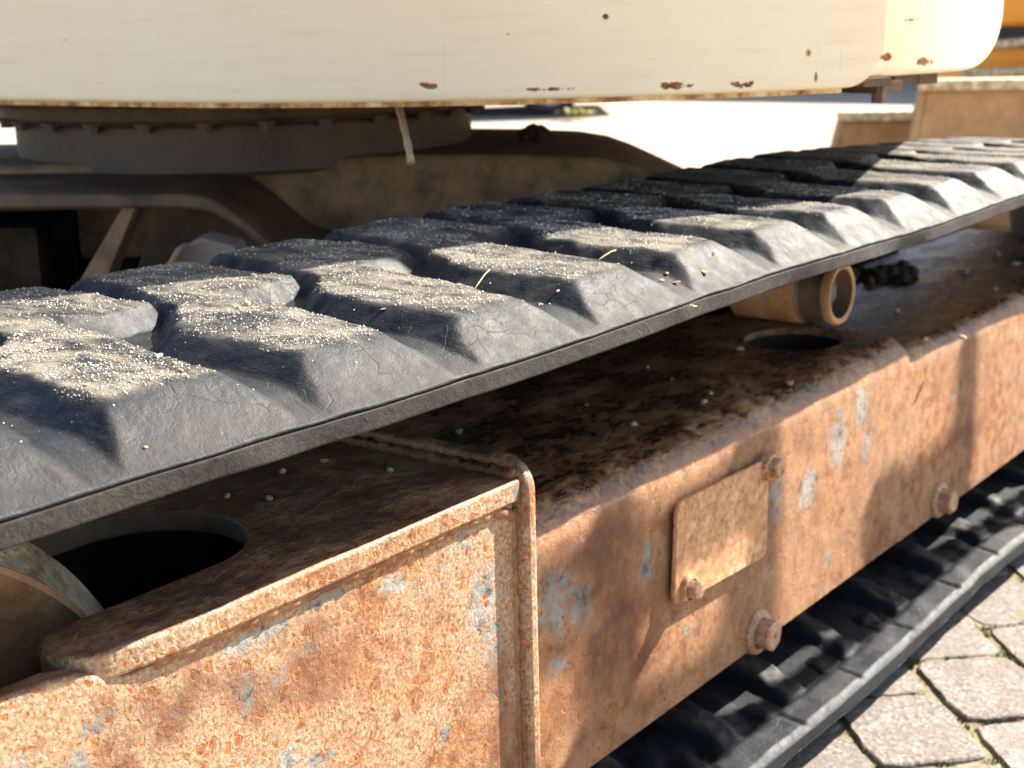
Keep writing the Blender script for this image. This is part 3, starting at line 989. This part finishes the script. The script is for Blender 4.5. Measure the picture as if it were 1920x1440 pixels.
M['cream2'] = mat_cream("cream_panel_paint", 0.6955, chips([(1725, 37, 26, 3), (1672, 108, 22, 9), (1740, 118, 30, 9), (1652, 10, 5, 16)], 0.764))

def mat_lip():
    N = NT("rusting_lip")
    a_ = N.noise(26, 6, 0.75)
    c_ = N.ramp(a_, (0.36, (0.16, 0.05, 0.018)), (0.46, (0.50, 0.22, 0.06)), (0.54, (0.70, 0.44, 0.17)), (0.64, (0.82, 0.60, 0.32)))
    return N.out(c_, 0.75, 0.0, N.bump(N.noise(150, 4), 0.5, 0.0015), 0.3)
M['lip'] = mat_lip()

# ------------------------------------------------------------------ upper body: counterweight with a rounded tail
CC = (0.03, 2.29)     # centre of the tail arc in the heading frame
BR = 0.78
def body_panel(name, a0, a1, rad, zb, ztop, rb_l, rb_r, thick, lip, mat, parent, nz=46, na=150, stretch=1.0):
    """Curved panel from angle a0 to a1 (degrees, 0 = facing the camera, + to the right) whose lower corners are rounded."""
    bm = bmesh.new()
    def end_inset(z, r):
        # how far (m) the end edge retreats near the rounded bottom corner
        if r <= 0 or z >= zb + r:
            return 0.0
        t = zb + r - z
        return (r - math.sqrt(max(0, r * r - t * t))) * stretch
    zs = [zb + (ztop - zb) * (i / nz) ** 2.2 for i in range(nz + 1)]
    grid = []
    for layer, rr in ((0, rad), (1, rad - thick)):
        g = []
        for z in zs:
            il = end_inset(z, rb_l) / rad; ir = end_inset(z, rb_r) / rad
            row = []
            rl = 0.0
            if layer == 0:
                tz = (z - zb)
                rl = lip * (1 - math.sqrt(max(0.0, 1 - (1 - min(1, tz / 0.006)) ** 2))) if lip else 0
            for j in range(na + 1):
                a = R(a0) + il + (R(a1) - R(a0) - il - ir) * j / na
                r_ = rr - rl
                ac = max(a, R(-34))
                ex = (ac - a) * rad
                row.append(bm.verts.new(HF(CC[0] + r_ * math.sin(ac) - ex * math.cos(ac), CC[1] - r_ * math.cos(ac) - ex * math.sin(ac), z)))
            g.append(row)
        grid.append(g)
    F, B = grid
    for i in range(nz):
        for j in range(na):
            bm.faces.new((F[i][j], F[i][j + 1], F[i + 1][j + 1], F[i + 1][j]))
            bm.faces.new((B[i][j], B[i + 1][j], B[i + 1][j + 1], B[i][j + 1]))
        bm.faces.new((F[i][0], F[i + 1][0], B[i + 1][0], B[i][0]))
        bm.faces.new((F[i][na], B[i][na], B[i + 1][na], F[i + 1][na]))
    for j in range(na):
        bm.faces.new((F[0][j], B[0][j], B[0][j + 1], F[0][j + 1]))
        bm.faces.new((F[nz][j], F[nz][j + 1], B[nz][j + 1], B[nz][j]))
    return bm_obj(name, bm, mat, parent, angle=45)
cw = body_panel("counterweight", -100, 30.2, BR, 0.6895, 1.45, 0, 0.056, 0.07, 0.004, M['cream'], exc)
cw["label"] = "cream painted counterweight with rust along its lower edge"
body_panel("bottom_lip", -100, 26.0, BR - 0.0035, 0.6845, 0.6915, 0, 0, 0.05, 0.0, M['lip'], cw, nz=3)
side = body_panel("side_panel", 27.0, 53.5, BR - 0.034, 0.698, 1.45, 0.0, 0.072, 0.06, 0.003, M['cream2'], exc, na=60, stretch=1.7)
# hinge bracket hanging under the joint of the two panels
bm = bmesh.new()
for (a, r0, r1, z0, z1) in ((31.0, 0.64, 0.758, 0.688, 0.6975), (33.2, 0.62, 0.75, 0.679, 0.6925), (36.2, 0.60, 0.74, 0.686, 0.6975), (42.0, 0.55, 0.72, 0.684, 0.6975)):
    p0 = R(a - 1.4); p1 = R(a + 1.9)
    pts = [(CC[0] + r_ * math.sin(p), CC[1] - r_ * math.cos(p)) for r_, p in ((r0, p0), (r1, p0), (r1, p1), (r0, p1))]
    add_prism(bm, pts, z0, z1, 'z')
o = hobj("hinge_bracket", bm, M['greasy'], side)
bm = bmesh.new()
pp = HF(CC[0] + 0.745 * math.sin(R(32.5)), CC[1] - 0.745 * math.cos(R(32.5)), 0.0)
add_lathe(bm, [(0.668, 0), (0.668, 0.009), (0.688, 0.009), (0.688, 0)], pp, (0, 0, 1), 6)
bm_obj("hinge_bolt", bm, M['rollerd'], side)
# floor plate and roof that close the body, hidden above and behind the panels
bm = bmesh.new()
pl = [(CC[0] + (BR - 0.08) * math.sin(R(a)), CC[1] - (BR - 0.08) * math.cos(R(a))) for a in range(-34, 53, 4)]
pl += [(0.9, 2.75), (0.3, 3.6), (-0.95, 3.6), (-0.95, 2.1)]
add_prism(bm, pl, 0.701, 0.712, 'z')
add_prism(bm, [(x * 1.0, y) for x, y in pl], 1.40, 1.44, 'z')
hobj("floor_plate", bm, M['greasy'], exc)
bm = bmesh.new()
add_prism(bm, [(CC[0] + 0.7 * math.sin(R(53)), CC[1] - 0.7 * math.cos(R(53))), (0.92, 2.75), (0.32, 3.6), (-0.75, 3.6), (-0.75, 3.5), (0.27, 3.5), (0.8, 2.72)], 0.712, 1.40, 'z')
hobj("far_panel", bm, M['cream'], exc)

# ================================================================== LOOSE THINGS ON THE MACHINE
# straw stalk hanging below the counterweight
def px(x, y, plane, val):
    """World point where the view ray of a photo pixel meets a plane (used to measure places from the photograph)."""
    d = fw + r2 * ((x - 960) / 2663) - u2 * ((y - 720) / 2663)
    k = {'x': 0, 'y': 1, 'z': 2}[plane]
    return CAM + d * ((val - CAM[k]) / d[k])
def pxd(x, y, depth):
    d = fw + r2 * ((x - 960) / 2663) - u2 * ((y - 720) / 2663)
    return CAM + d * depth
a, b = pxd(739, 176, 1.60), pxd(770, 304, 1.50)
bm = bmesh.new()
pts = [a.lerp(b, t) + Vector((0.003 * math.sin(t * 3), 0, 0)) for t in np.linspace(0, 1, 14)]
add_tube(bm, pts, [0.0042 + 0.0006 * math.sin(i * 2.1) for i in range(14)], 8, 0.12)
bm_obj("straw_stalk", bm, M['straw'], smooth=True, label="dry straw stalk hanging below the cream counterweight", category="stalk")

# height of the upper track surface at a plan position
def track_z(X, Y):
    X = np.asarray(X, float); Y = np.asarray(Y, float)
    h, t_ = lug_height(X, Y)
    return ZU + 0.0165 + h + 0.0022 * np.sin(X * 8.0 + 1.0) + droop(X, ZU), t_

# sand strewn over the lug tops: too many grains to count
N_TRY = 560000
gx = rng.uniform(0.0, 1.9, N_TRY)
gy = rng.uniform(0.03, 0.435, N_TRY)
gz, gt = track_z(gx, gy)
clump = 0.5 + vnoise(gx, gy, 32, 61) * 0.9 + vnoise(gx + gy * .6, gy * .4, 90, 62) * 0.7
dens = gt * np.clip(clump * 1.15 - 0.12, 0.03, 1) * np.where(gy < 0.25, 1.0, 0.55) * np.clip(1.25 - gx * 0.55, 0.25, 1)
dens = dens + 0.012
keep = rng.random(N_TRY) < dens * 0.62
gx, gy, gz = gx[keep], gy[keep], gz[keep]
ng = len(gx)
base = np.array([(1, 0, 0), (-1, 0, 0), (0, 1, 0), (0, -1, 0), (0, 0, 1), (0, 0, -1)], float)
fac = np.array([(0, 2, 4), (2, 1, 4), (1, 3, 4), (3, 0, 4), (2, 0, 5), (1, 2, 5), (3, 1, 5), (0, 3, 5)])
size = 0.00020 + 0.00085 * rng.random(ng) ** 8
Q = rng.normal(size=(ng, 4)); Q /= np.linalg.norm(Q, axis=1)[:, None]
w_, x_, y_, z_ = Q.T
ROT = np.stack([np.stack([1 - 2 * (y_**2 + z_**2), 2 * (x_*y_ - z_*w_), 2 * (x_*z_ + y_*w_)], -1), np.stack([2 * (x_*y_ + z_*w_), 1 - 2 * (x_**2 + z_**2), 2 * (y_*z_ - x_*w_)], -1), np.stack([2 * (x_*z_ - y_*w_), 2 * (y_*z_ + x_*w_), 1 - 2 * (x_**2 + y_**2)], -1)], 1)
shp = base[None] * rng.uniform(0.6, 1.25, (ng, 6, 1)) * size[:, None, None]
co = np.einsum('nij,nkj->nki', ROT, shp) + np.stack([gx, gy, gz + size * 0.45], -1)[:, None, :]
me = bpy.data.meshes.new("sand_grains")
nf = ng * 8
me.vertices.add(ng * 6); me.vertices.foreach_set("co", co.ravel())
fi = (fac[None] + (np.arange(ng) * 6)[:, None, None]).reshape(-1)
me.loops.add(nf * 3); me.loops.foreach_set("vertex_index", fi.astype(np.int32))
me.polygons.add(nf); me.polygons.foreach_set("loop_start", (np.arange(nf) * 3).astype(np.int32)); me.polygons.foreach_set("loop_total", np.full(nf, 3, np.int32))
me.update(calc_edges=True)
link("sand_grains", me, M['sand'], label="pale sand strewn over the tops of the rubber track lugs", category="sand", kind="stuff")

# single pebbles
def stone_mesh(k):
    r_ = random.Random(100 + k)
    bm = bmesh.new()
    bmesh.ops.create_icosphere(bm, subdivisions=2, radius=1.0)
    sx, sy, sz = r_.uniform(.8, 1.3), r_.uniform(.65, 1.0), r_.uniform(.5, .8)
    for v in bm.verts:
        n_ = mnoise.noise(v.co * 1.3 + Vector((k * 7.1, 0, 0))) * 0.45 + mnoise.noise(v.co * 3.1 + Vector((0, k * 3.3, 0))) * 0.2
        v.co = v.co * (1 + n_)
        v.co.x *= sx; v.co.y *= sy; v.co.z *= sz
    me = bpy.data.meshes.new("pebble"); bm.to_mesh(me); bm.free()
    me.materials.append(M['pebble'])
    return me
SM = [stone_mesh(k) for k in range(5)]
def on_track(x, y):
    z = 0.562
    for _ in range(8):
        p_ = px(x, y, 'z', z)
        z = float(track_z(np.array([p_.x]), np.array([p_.y]))[0][0])
    return Vector((p_.x, p_.y, z))
ORD = 'first second third fourth fifth sixth seventh eighth ninth tenth eleventh twelfth thirteenth fourteenth fifteenth sixteenth seventeenth eighteenth nineteenth twentieth'.split()
def ordinal(i, n):
    return 'rightmost' if i == n - 1 else 'leftmost' if i == 0 else ORD[i] + ' from the left'
def pebble(p_, rpx, label, group):
    r_ = rpx * (p_ - CAM).dot(fw) / 2663
    o = link("pebble", SM[random.randrange(5)], None, None, label=label, category="pebble", group=group)
    o.location = p_ + Vector((0, 0, r_ * 0.42))
    o.scale = (r_, r_, r_)
    o.rotation_euler = (random.uniform(-.4, .4), random.uniform(-.4, .4), random.uniform(0, 6.28))
for i_, (x, y, r_) in enumerate(sorted(((463, 573, 8), (447, 579, 5), (297, 670, 7), (326, 684, 6), (338, 697, 6), (248, 656, 6), (245, 718, 5), (162, 724, 5), (577, 496, 4), (283, 591, 4), (37, 630, 5), (72, 641, 6), (76, 652, 4), (423, 517, 3.5), (532, 572, 4), (630, 500, 4), (980, 595, 4), (1045, 528, 3.5), (352, 708, 4), (276, 766, 4), (266, 766, 4)))):
    pebble(on_track(x, y), r_, 'pale pebble on the black rubber track, ' + ordinal(i_, 21), 'pebbles on the rubber track')
for i_, (x, y, r_) in enumerate(sorted(((427, 932, 7), (505, 937, 9), (530, 886, 7), (608, 866, 6), (731, 884, 8)))):
    pebble(px(x, y, 'z', 0.4257), r_, 'pale pebble on the dark fork plate, ' + ordinal(i_, 5), "pebbles on the fork plate")
for i_, (x, y, r_) in enumerate(sorted(((861, 812, 7), (1189, 797, 6), (1387, 656, 6), (1320, 756, 6), (1333, 739, 5), (1482, 720, 6), (1215, 690, 4), (1100, 760, 3.5), (1260, 712, 4)))):
    pebble(px(x, y, 'z', 0.3712), r_, 'pale pebble on the oily box section, ' + ordinal(i_, 9), "pebbles on the box section")
for i_, (x, y, r_) in enumerate(sorted(((1681, 585, 6), (1805, 635, 6), (1735, 637, 5), (1870, 480, 7), (1905, 497, 6), (1810, 512, 7), (1865, 545, 6)))):
    pebble(px(x, y, 'z', 0.3502), r_, 'pale pebble on the rear frame section, ' + ordinal(i_, 7), "pebbles on the rear frame section")

# twigs and leaf scraps on the lugs
def twig(name, pts, r_, mat, label, cat, group=None):
    bm = bmesh.new()
    P3 = [Vector(p_) for p_ in pts]
    add_tube(bm, P3, r_, 6, 0.1)
    o = bm_obj(name, bm, mat, None, smooth=True, label=label, category=cat)
    if group: o["group"] = group
    return o
for (x0, y0, x1, y1), lab in (((888, 527, 918, 507), "curved dry grass blade standing in a groove of the track"), ((1123, 489, 1155, 485), "short dry grass blade lying across a track lug"), ((1368, 466, 1406, 483), "pale dry grass blade at the far end of a track lug")):
    a_, b_ = on_track(x0, y0), on_track(x1, y1)
    twig("grass_blade", [a_ + Vector((0, 0, .001)), a_.lerp(b_, .35) + Vector((0, 0, .002)), a_.lerp(b_, .7) + Vector((0, 0, .0025)), b_ + Vector((0, 0, .0015))], 0.00045, M['straw'], lab, "grass blade")
def scrap(p_, s_, label, group):
    bm = bmesh.new()
    n_ = 7
    rim = [bm.verts.new((s_ * random.uniform(.7, 1.2) * math.cos(6.283 * k / n_), .6 * s_ * random.uniform(.7, 1.2) * math.sin(6.283 * k / n_), s_ * random.uniform(-.1, .35))) for k in range(n_)]
    top_ = bm.verts.new((0, 0, s_ * .3)); bot_ = bm.verts.new((0, 0, s_ * .12))
    for k in range(n_):
        bm.faces.new((rim[k], rim[(k + 1) % n_], top_)); bm.faces.new((rim[(k + 1) % n_], rim[k], bot_))
    o = bm_obj("leaf_scrap", bm, M['leaf'], None, label=label, category="leaf", group=group)
    o.location = p_ + Vector((0, 0, s_ * .2)); o.rotation_euler = (random.uniform(-.3, .3), random.uniform(-.3, .3), random.uniform(0, 6.28))
for i_, (x, y, s_) in enumerate(sorted(((718, 573, .0036), (1013, 567, .003), (272, 505, .0042), (478, 553, .0035), (1285, 492, .004), (1300, 499, .0045), (1322, 498, .005), (1338, 503, .004), (1268, 483, .004), (1250, 478, .0035), (1240, 484, .003), (667, 440, .006), (484, 466, .005)))):
    scrap(on_track(x, y), s_, 'brown dry leaf scrap on the rubber track, ' + ordinal(i_, 13), 'leaf scraps on the rubber track')

# oily clump of soil and scraps behind the carrier roller, and a clod on the far arm
def clump_obj(name, centre, n, spread, r0, r1, mat, label, cat):
    bm = bmesh.new()
    for k in range(n):
        c_ = Vector((random.gauss(0, spread), random.gauss(0, spread * .6), 0))
        r_ = random.uniform(r0, r1)
        c_.z = r_ * 0.6 + max(0, spread * 0.7 - c_.length) * random.random()
        ret = bmesh.ops.create_icosphere(bm, subdivisions=2, radius=r_)
        for v in ret['verts']:
            v.co *= 1 + 0.5 * mnoise.noise(v.co * (1.6 / r_) + c_ * 90)
            v.co += c_
    o = bm_obj(name, bm, mat, None, smooth=False, label=label, category=cat)
    o.location = centre
    return o
pc_ = px(1668, 520, 'z', 0.3502)
clump_obj("soil_clump", pc_, 40, 0.030, 0.005, 0.012, M['clod'], "dark oily clump of soil beside the carrier roller", "soil")["kind"] = "stuff"
p_ = HF(0.047, 2.22, 0.589)
clump_obj("mud_clod", p_, 5, 0.008, 0.010, 0.018, M['clod'], "small dark mud clod on the shoulder of the undercarriage arm", "mud")

# moss in the paving joints
bm = bmesh.new()
for (j0, c_) in joints:
    for a_, b_ in ((j0, j0 + uu * PL), (j0, j0 + nn * PW)):
        mid_ = (a_ + b_) / 2
        if not (0.85 < mid_.x < 1.75 and -0.42 < mid_.y < 0.04):
            continue
        amt = 0.5 + 0.5 * mnoise.noise(mid_ * 9.0)
        for k in range(int(420 * max(0, amt - 0.2))):
            t_ = random.random()
            q_ = a_.lerp(b_, t_) + Vector((random.gauss(0, .0035), random.gauss(0, .0035), 0))
            if mnoise.noise(q_ * 35) < -0.1:
                continue
            h_ = random.uniform(.003, .009); an = random.uniform(0, 6.28); wd_ = random.uniform(.0008, .002)
            z_0 = GZ - 0.004
            tip = q_ + Vector((random.gauss(0, .003), random.gauss(0, .003), 0))
            bm.faces.new([bm.verts.new(v) for v in ((q_.x - wd_ * math.cos(an), q_.y - wd_ * math.sin(an), z_0), (q_.x + wd_ * math.cos(an), q_.y + wd_ * math.sin(an), z_0), (tip.x, tip.y, z_0 + h_))])
bm_obj("moss", bm, M['moss'], None, label="green-brown moss growing in the paving joints", category="moss", kind="stuff")

# ================================================================== BACKGROUND
def place(px_, dist, z=GZ):
    """Ground point seen at a photo column, at a distance from the camera."""
    an = YAW + math.atan((px_ - 960) / 2663)
    return Vector((CAM.x + dist * math.sin(an), CAM.y + dist * math.cos(an), z))

# --- two digging buckets standing on the yard at the right
def bucket(name, label, loc, rot, W, Hh, D, mat):
    t = thing(name, label, "bucket", loc)
    t.rotation_euler = (0, 0, rot)
    th = 0.02
    prof = [(0.0, Hh), (-0.02, Hh * 0.55)] + [(0.02 + D * 0.5 * (1 - math.cos(R(a))), Hh * 0.42 * (1 - math.sin(R(a)))) for a in range(0, 91, 15)] + [(D, 0.0), (D + 0.12, 0.06)]
    inn = [(x + (th if i < 6 else 0), z + (th if i >= 4 else 0)) for i, (x, z) in enumerate(prof)][::-1]
    bm = bmesh.new()
    add_prism(bm, [(p[0], p[1]) for p in prof + inn], -W / 2, W / 2, 'y')
    b = bm_obj("bucket_shell", bm, mat, t)
    bevel(b, 0.006, 2)
    for sgn in (-1, 1):
        bm = bmesh.new()
        add_prism(bm, prof + [(D * 0.9, Hh * 0.75), (D * 0.3, Hh * 1.02)], sgn * W / 2 - 0.012, sgn * W / 2 + 0.012, 'y')
        bm_obj("side_plate", bm, mat, t)
    bm = bmesh.new()
    add_box(bm, (-0.05, -W / 2 - 0.02, Hh - 0.01), (0.10, W / 2 + 0.02, Hh + 0.025))
    bevel(bm_obj("top_bar", bm, M['idler'], t), 0.006, 2)
    for ch in t.children:
        for v in ch.data.vertices:
            v.co.y *= 1 + 0.32 * max(0.0, 1 - v.co.z / Hh)
    for k in range(4):
        y = -W / 2 + W * (k + 0.5) / 4
        bm = bmesh.new()
        add_prism(bm, [(D + 0.10, 0.04), (D + 0.12, 0.085), (D + 0.24, 0.07)], y - 0.03, y + 0.03, 'y')
        bm_obj("tooth", bm, M['dirt'], t)
    return t
p = place(1690, 5.6)
bucket("digging_bucket", "small mud-brown digging bucket left of the taller one", p, math.pi / 2 - YAW - 0.20 , 0.42, 0.425, 0.42, M['bucketmud'])
p = place(1862, 5.2)
bucket("digging_bucket", "tall mud-brown digging bucket in front of the orange machine", p, math.pi / 2 - YAW - 0.25, 0.46, 0.555, 0.5, M['bucketmud'])

# --- orange machine behind the buckets
q = place(1985, 8.0)
t = thing("compact_loader", "orange and black compact machine behind the brown buckets", "machine", q)
t.rotation_euler = (0, 0, -YAW)
bm = bmesh.new(); add_box(bm, (-0.47, 0, 0.42), (1.6, 1.2, 0.62)); bevel(bm_obj("lower_body", bm, M['orange'], t), 0.05, 4)
bm = bmesh.new(); add_box(bm, (-0.42, 0.04, 0.62), (1.6, 1.16, 0.72)); bm_obj("rubber_skirt", bm, M['darkpl'], t)
bm = bmesh.new(); add_prism(bm, [(-0.47, 0.72), (1.6, 0.72), (1.6, 1.5), (0.0, 1.5), (-0.42, 1.15)], 0.0, 1.2, 'y'); bevel(bm_obj("engine_hood", bm, M['orange'], t), 0.05, 4)
for zz in (0.30, 0.50, 0.64):
    bm = bmesh.new(); add_tube(bm, [(-0.55, -0.10, zz), (-0.35, -0.12, zz), (-0.1, -0.10, zz + 0.02), (0.3, -0.10, zz + 0.02)], 0.022, 10)
    bm_obj("hydraulic_pipe", bm, M['idler'], t, smooth=True)
for x in (-0.05, 1.15):
    for y in (0.02, 1.0):
        bm = bmesh.new(); add_lathe(bm, [(0, 0.0), (0.0, 0.13), (0.0, 0.2), (-0.02, 0.26), (-0.01, 0.31), (0.05, 0.33), (0.15, 0.33), (0.2, 0.3), (0.2, 0)], (x, y, 0.33), (0, 1, 0), 36)
        wh = bm_obj("wheel", bm, M['darkpl'], t, angle=40)

# --- parked car far across the yard
def car(loc, rot):
    t = thing("parked_car", "dark parked car whose wheel shows under the cream counterweight", "car", loc)
    t.rotation_euler = (0, 0, rot)
    L, W = 4.3, 1.75
    wx = (0.85, 3.4)
    low = []
    for cx in wx:
        low += [(cx + 0.36 * math.cos(R(a)), 0.32 + 0.36 * math.sin(R(a))) for a in range(195, -16, -15)]
    prof = [(0.02, 0.30)] + [p for p in low] + [(L - 0.03, 0.28), (L, 0.55), (L - 0.05, 0.78), (3.35, 0.95), (2.75, 1.38), (1.3, 1.45), (0.45, 1.05), (0.05, 0.98), (0.0, 0.6)]
    bm = bmesh.new(); add_prism(bm, prof, 0, W, 'y'); bevel(bm_obj("body", bm, M['carpaint'], t), 0.04, 3, 50)
    for y in (-0.004, W + 0.004):
        bm = bmesh.new(); add_prism(bm, [(0.75, 1.02), (3.15, 0.98), (2.7, 1.31), (1.4, 1.38)], y - 0.004, y + 0.004, 'y'); bm_obj("side_window", bm, M['glass'], t)
    for cx in wx:
        for y, s_ in ((0.0, 1), (W, -1)):
            bm = bmesh.new(); add_lathe(bm, [(0.0, 0.0), (0.0, 0.19), (-0.02, 0.21), (-0.02, 0.29), (0.01, 0.32), (0.19, 0.32), (0.2, 0.0)], (cx, y, 0.32), (0, s_, 0), 40)
            wh = bm_obj("wheel", bm, M['darkpl'], t, angle=40)
            bm = bmesh.new(); add_lathe(bm, [(-0.004, 0.0), (-0.022, 0.05), (-0.012, 0.10), (-0.016, 0.21), (-0.026, 0.235), (-0.0205, 0.245)], (cx, y, 0.32), (0, s_, 0), 40)
            bm_obj("wheel_rim", bm, M['steel'], wh, angle=40)
    for y in (0.12, W - 0.42):
        bm = bmesh.new(); add_box(bm, (L - 0.045, y, 0.6), (L + 0.012, y + 0.3, 0.72)); bm_obj("headlight", bm, M['steel'], t)
    return t
cc = place(1042, 12.9)
rot = -YAW
ct = car((cc.x - 3.4 * math.cos(rot), cc.y - 3.4 * math.sin(rot), GZ), rot)

# --- workshop across the yard, whose shadow lies over the far paving
b = thing("workshop", "plain grey workshop far across the yard behind everything", "building", (0, 0, GZ))
bm = bmesh.new()
add_box(bm, (16.8, -16, 0), (24, 26, 3.4))
bm_obj("wall", bm, M['wall'], b)
bm = bmesh.new()
add_prism(bm, [(16.5, 3.4), (24.3, 3.4), (20.4, 4.6)], -16.3, 26.3, 'y')
bm_obj("roof", bm, M['darkpl'], b)
for k in range(7):
    y = -12 + 5.2 * k
    bm = bmesh.new(); add_box(bm, (16.76, y, 1.0), (16.82, y + 1.6, 2.2))
    w_ = bm_obj("window", bm, M['steel'], b)
    bm = bmesh.new(); add_box(bm, (16.74, y + 0.08, 1.08), (16.75, y + 1.52, 2.12))
    bm_obj("pane", bm, M['glass'], w_)

# --- weeds by the parked car
def weed(loc, h, n, label):
    bm = bmesh.new()
    for k in range(n):
        a = random.uniform(0, 6.28); r_ = random.uniform(0.02, 0.22)
        base = Vector((random.uniform(-.06, .06), random.uniform(-.06, .06), 0))
        tip = base + Vector((math.cos(a) * r_, math.sin(a) * r_, h * random.uniform(0.4, 1.0)))
        sd = Vector((-math.sin(a), math.cos(a), 0)) * 0.018
        mdp = base.lerp(tip, 0.55) + Vector((0, 0, 0.05))
        v = [bm.verts.new(q_) for q_ in (base, mdp - sd, tip, mdp + sd)]
        bm.faces.new(v)
    o = bm_obj("weed", bm, M['plant'], label=label, category="weed")
    o.location = loc
place_w = place(1092, 12.2)
weed(place_w, 0.08, 40, "small yellow-green weed right of the far car wheel")

# ================================================================== BESIDE THE MACHINE, right of the picture
# unseen boards and posts, added only to cast shadow on the track frame
YB = -0.30
bar = thing("shade_boards", "unseen wooden boards added right of the track to shade the frame", "shade caster", (2.1, YB, GZ))
def bboard(lo, hi, name, bv=0.004):
    bm = bmesh.new(); add_box(bm, lo, hi)
    bmesh.ops.translate(bm, verts=bm.verts, vec=(-2.1 - 0.187, -YB, -GZ))
    return bevel(bm_obj(name, bm, M['wood'], bar), bv, 2)
bboard((1.952, YB - 0.02, 0.93), (2.000, YB, 1.25), "post")
bboard((2.205, YB - 0.02, 0.93), (2.285, YB, 1.25), "post")
bboard((2.870, YB - 0.02, GZ), (2.910, YB, 1.25), "post")
bboard((3.38, YB - 0.02, GZ), (3.42, YB, 1.25), "post")
bboard((1.865, YB - 0.043, 1.203), (2.30, YB - 0.0205, 1.262), "top_rail")
for k, (x0, x1, z0, z1) in enumerate(((1.948, 2.262, 0.988, 1.040), (1.952, 2.262, 1.0405, 1.082), (2.606, 2.93, 0.99, 1.045), (2.61, 2.925, 1.0455, 1.10), (2.604, 2.93, 1.1005, 1.150), (1.88, 3.45, 0.940, 0.9875))):
    bboard((x0, YB - 0.038 - (k % 2) * 0.0006, z0), (x1, YB - 0.0205, z1), "board")
for x in (2.89, 3.40):
    bboard((x - 0.03, YB - 0.25, GZ), (x + 0.03, YB + 0.05, GZ + 0.04), "foot")
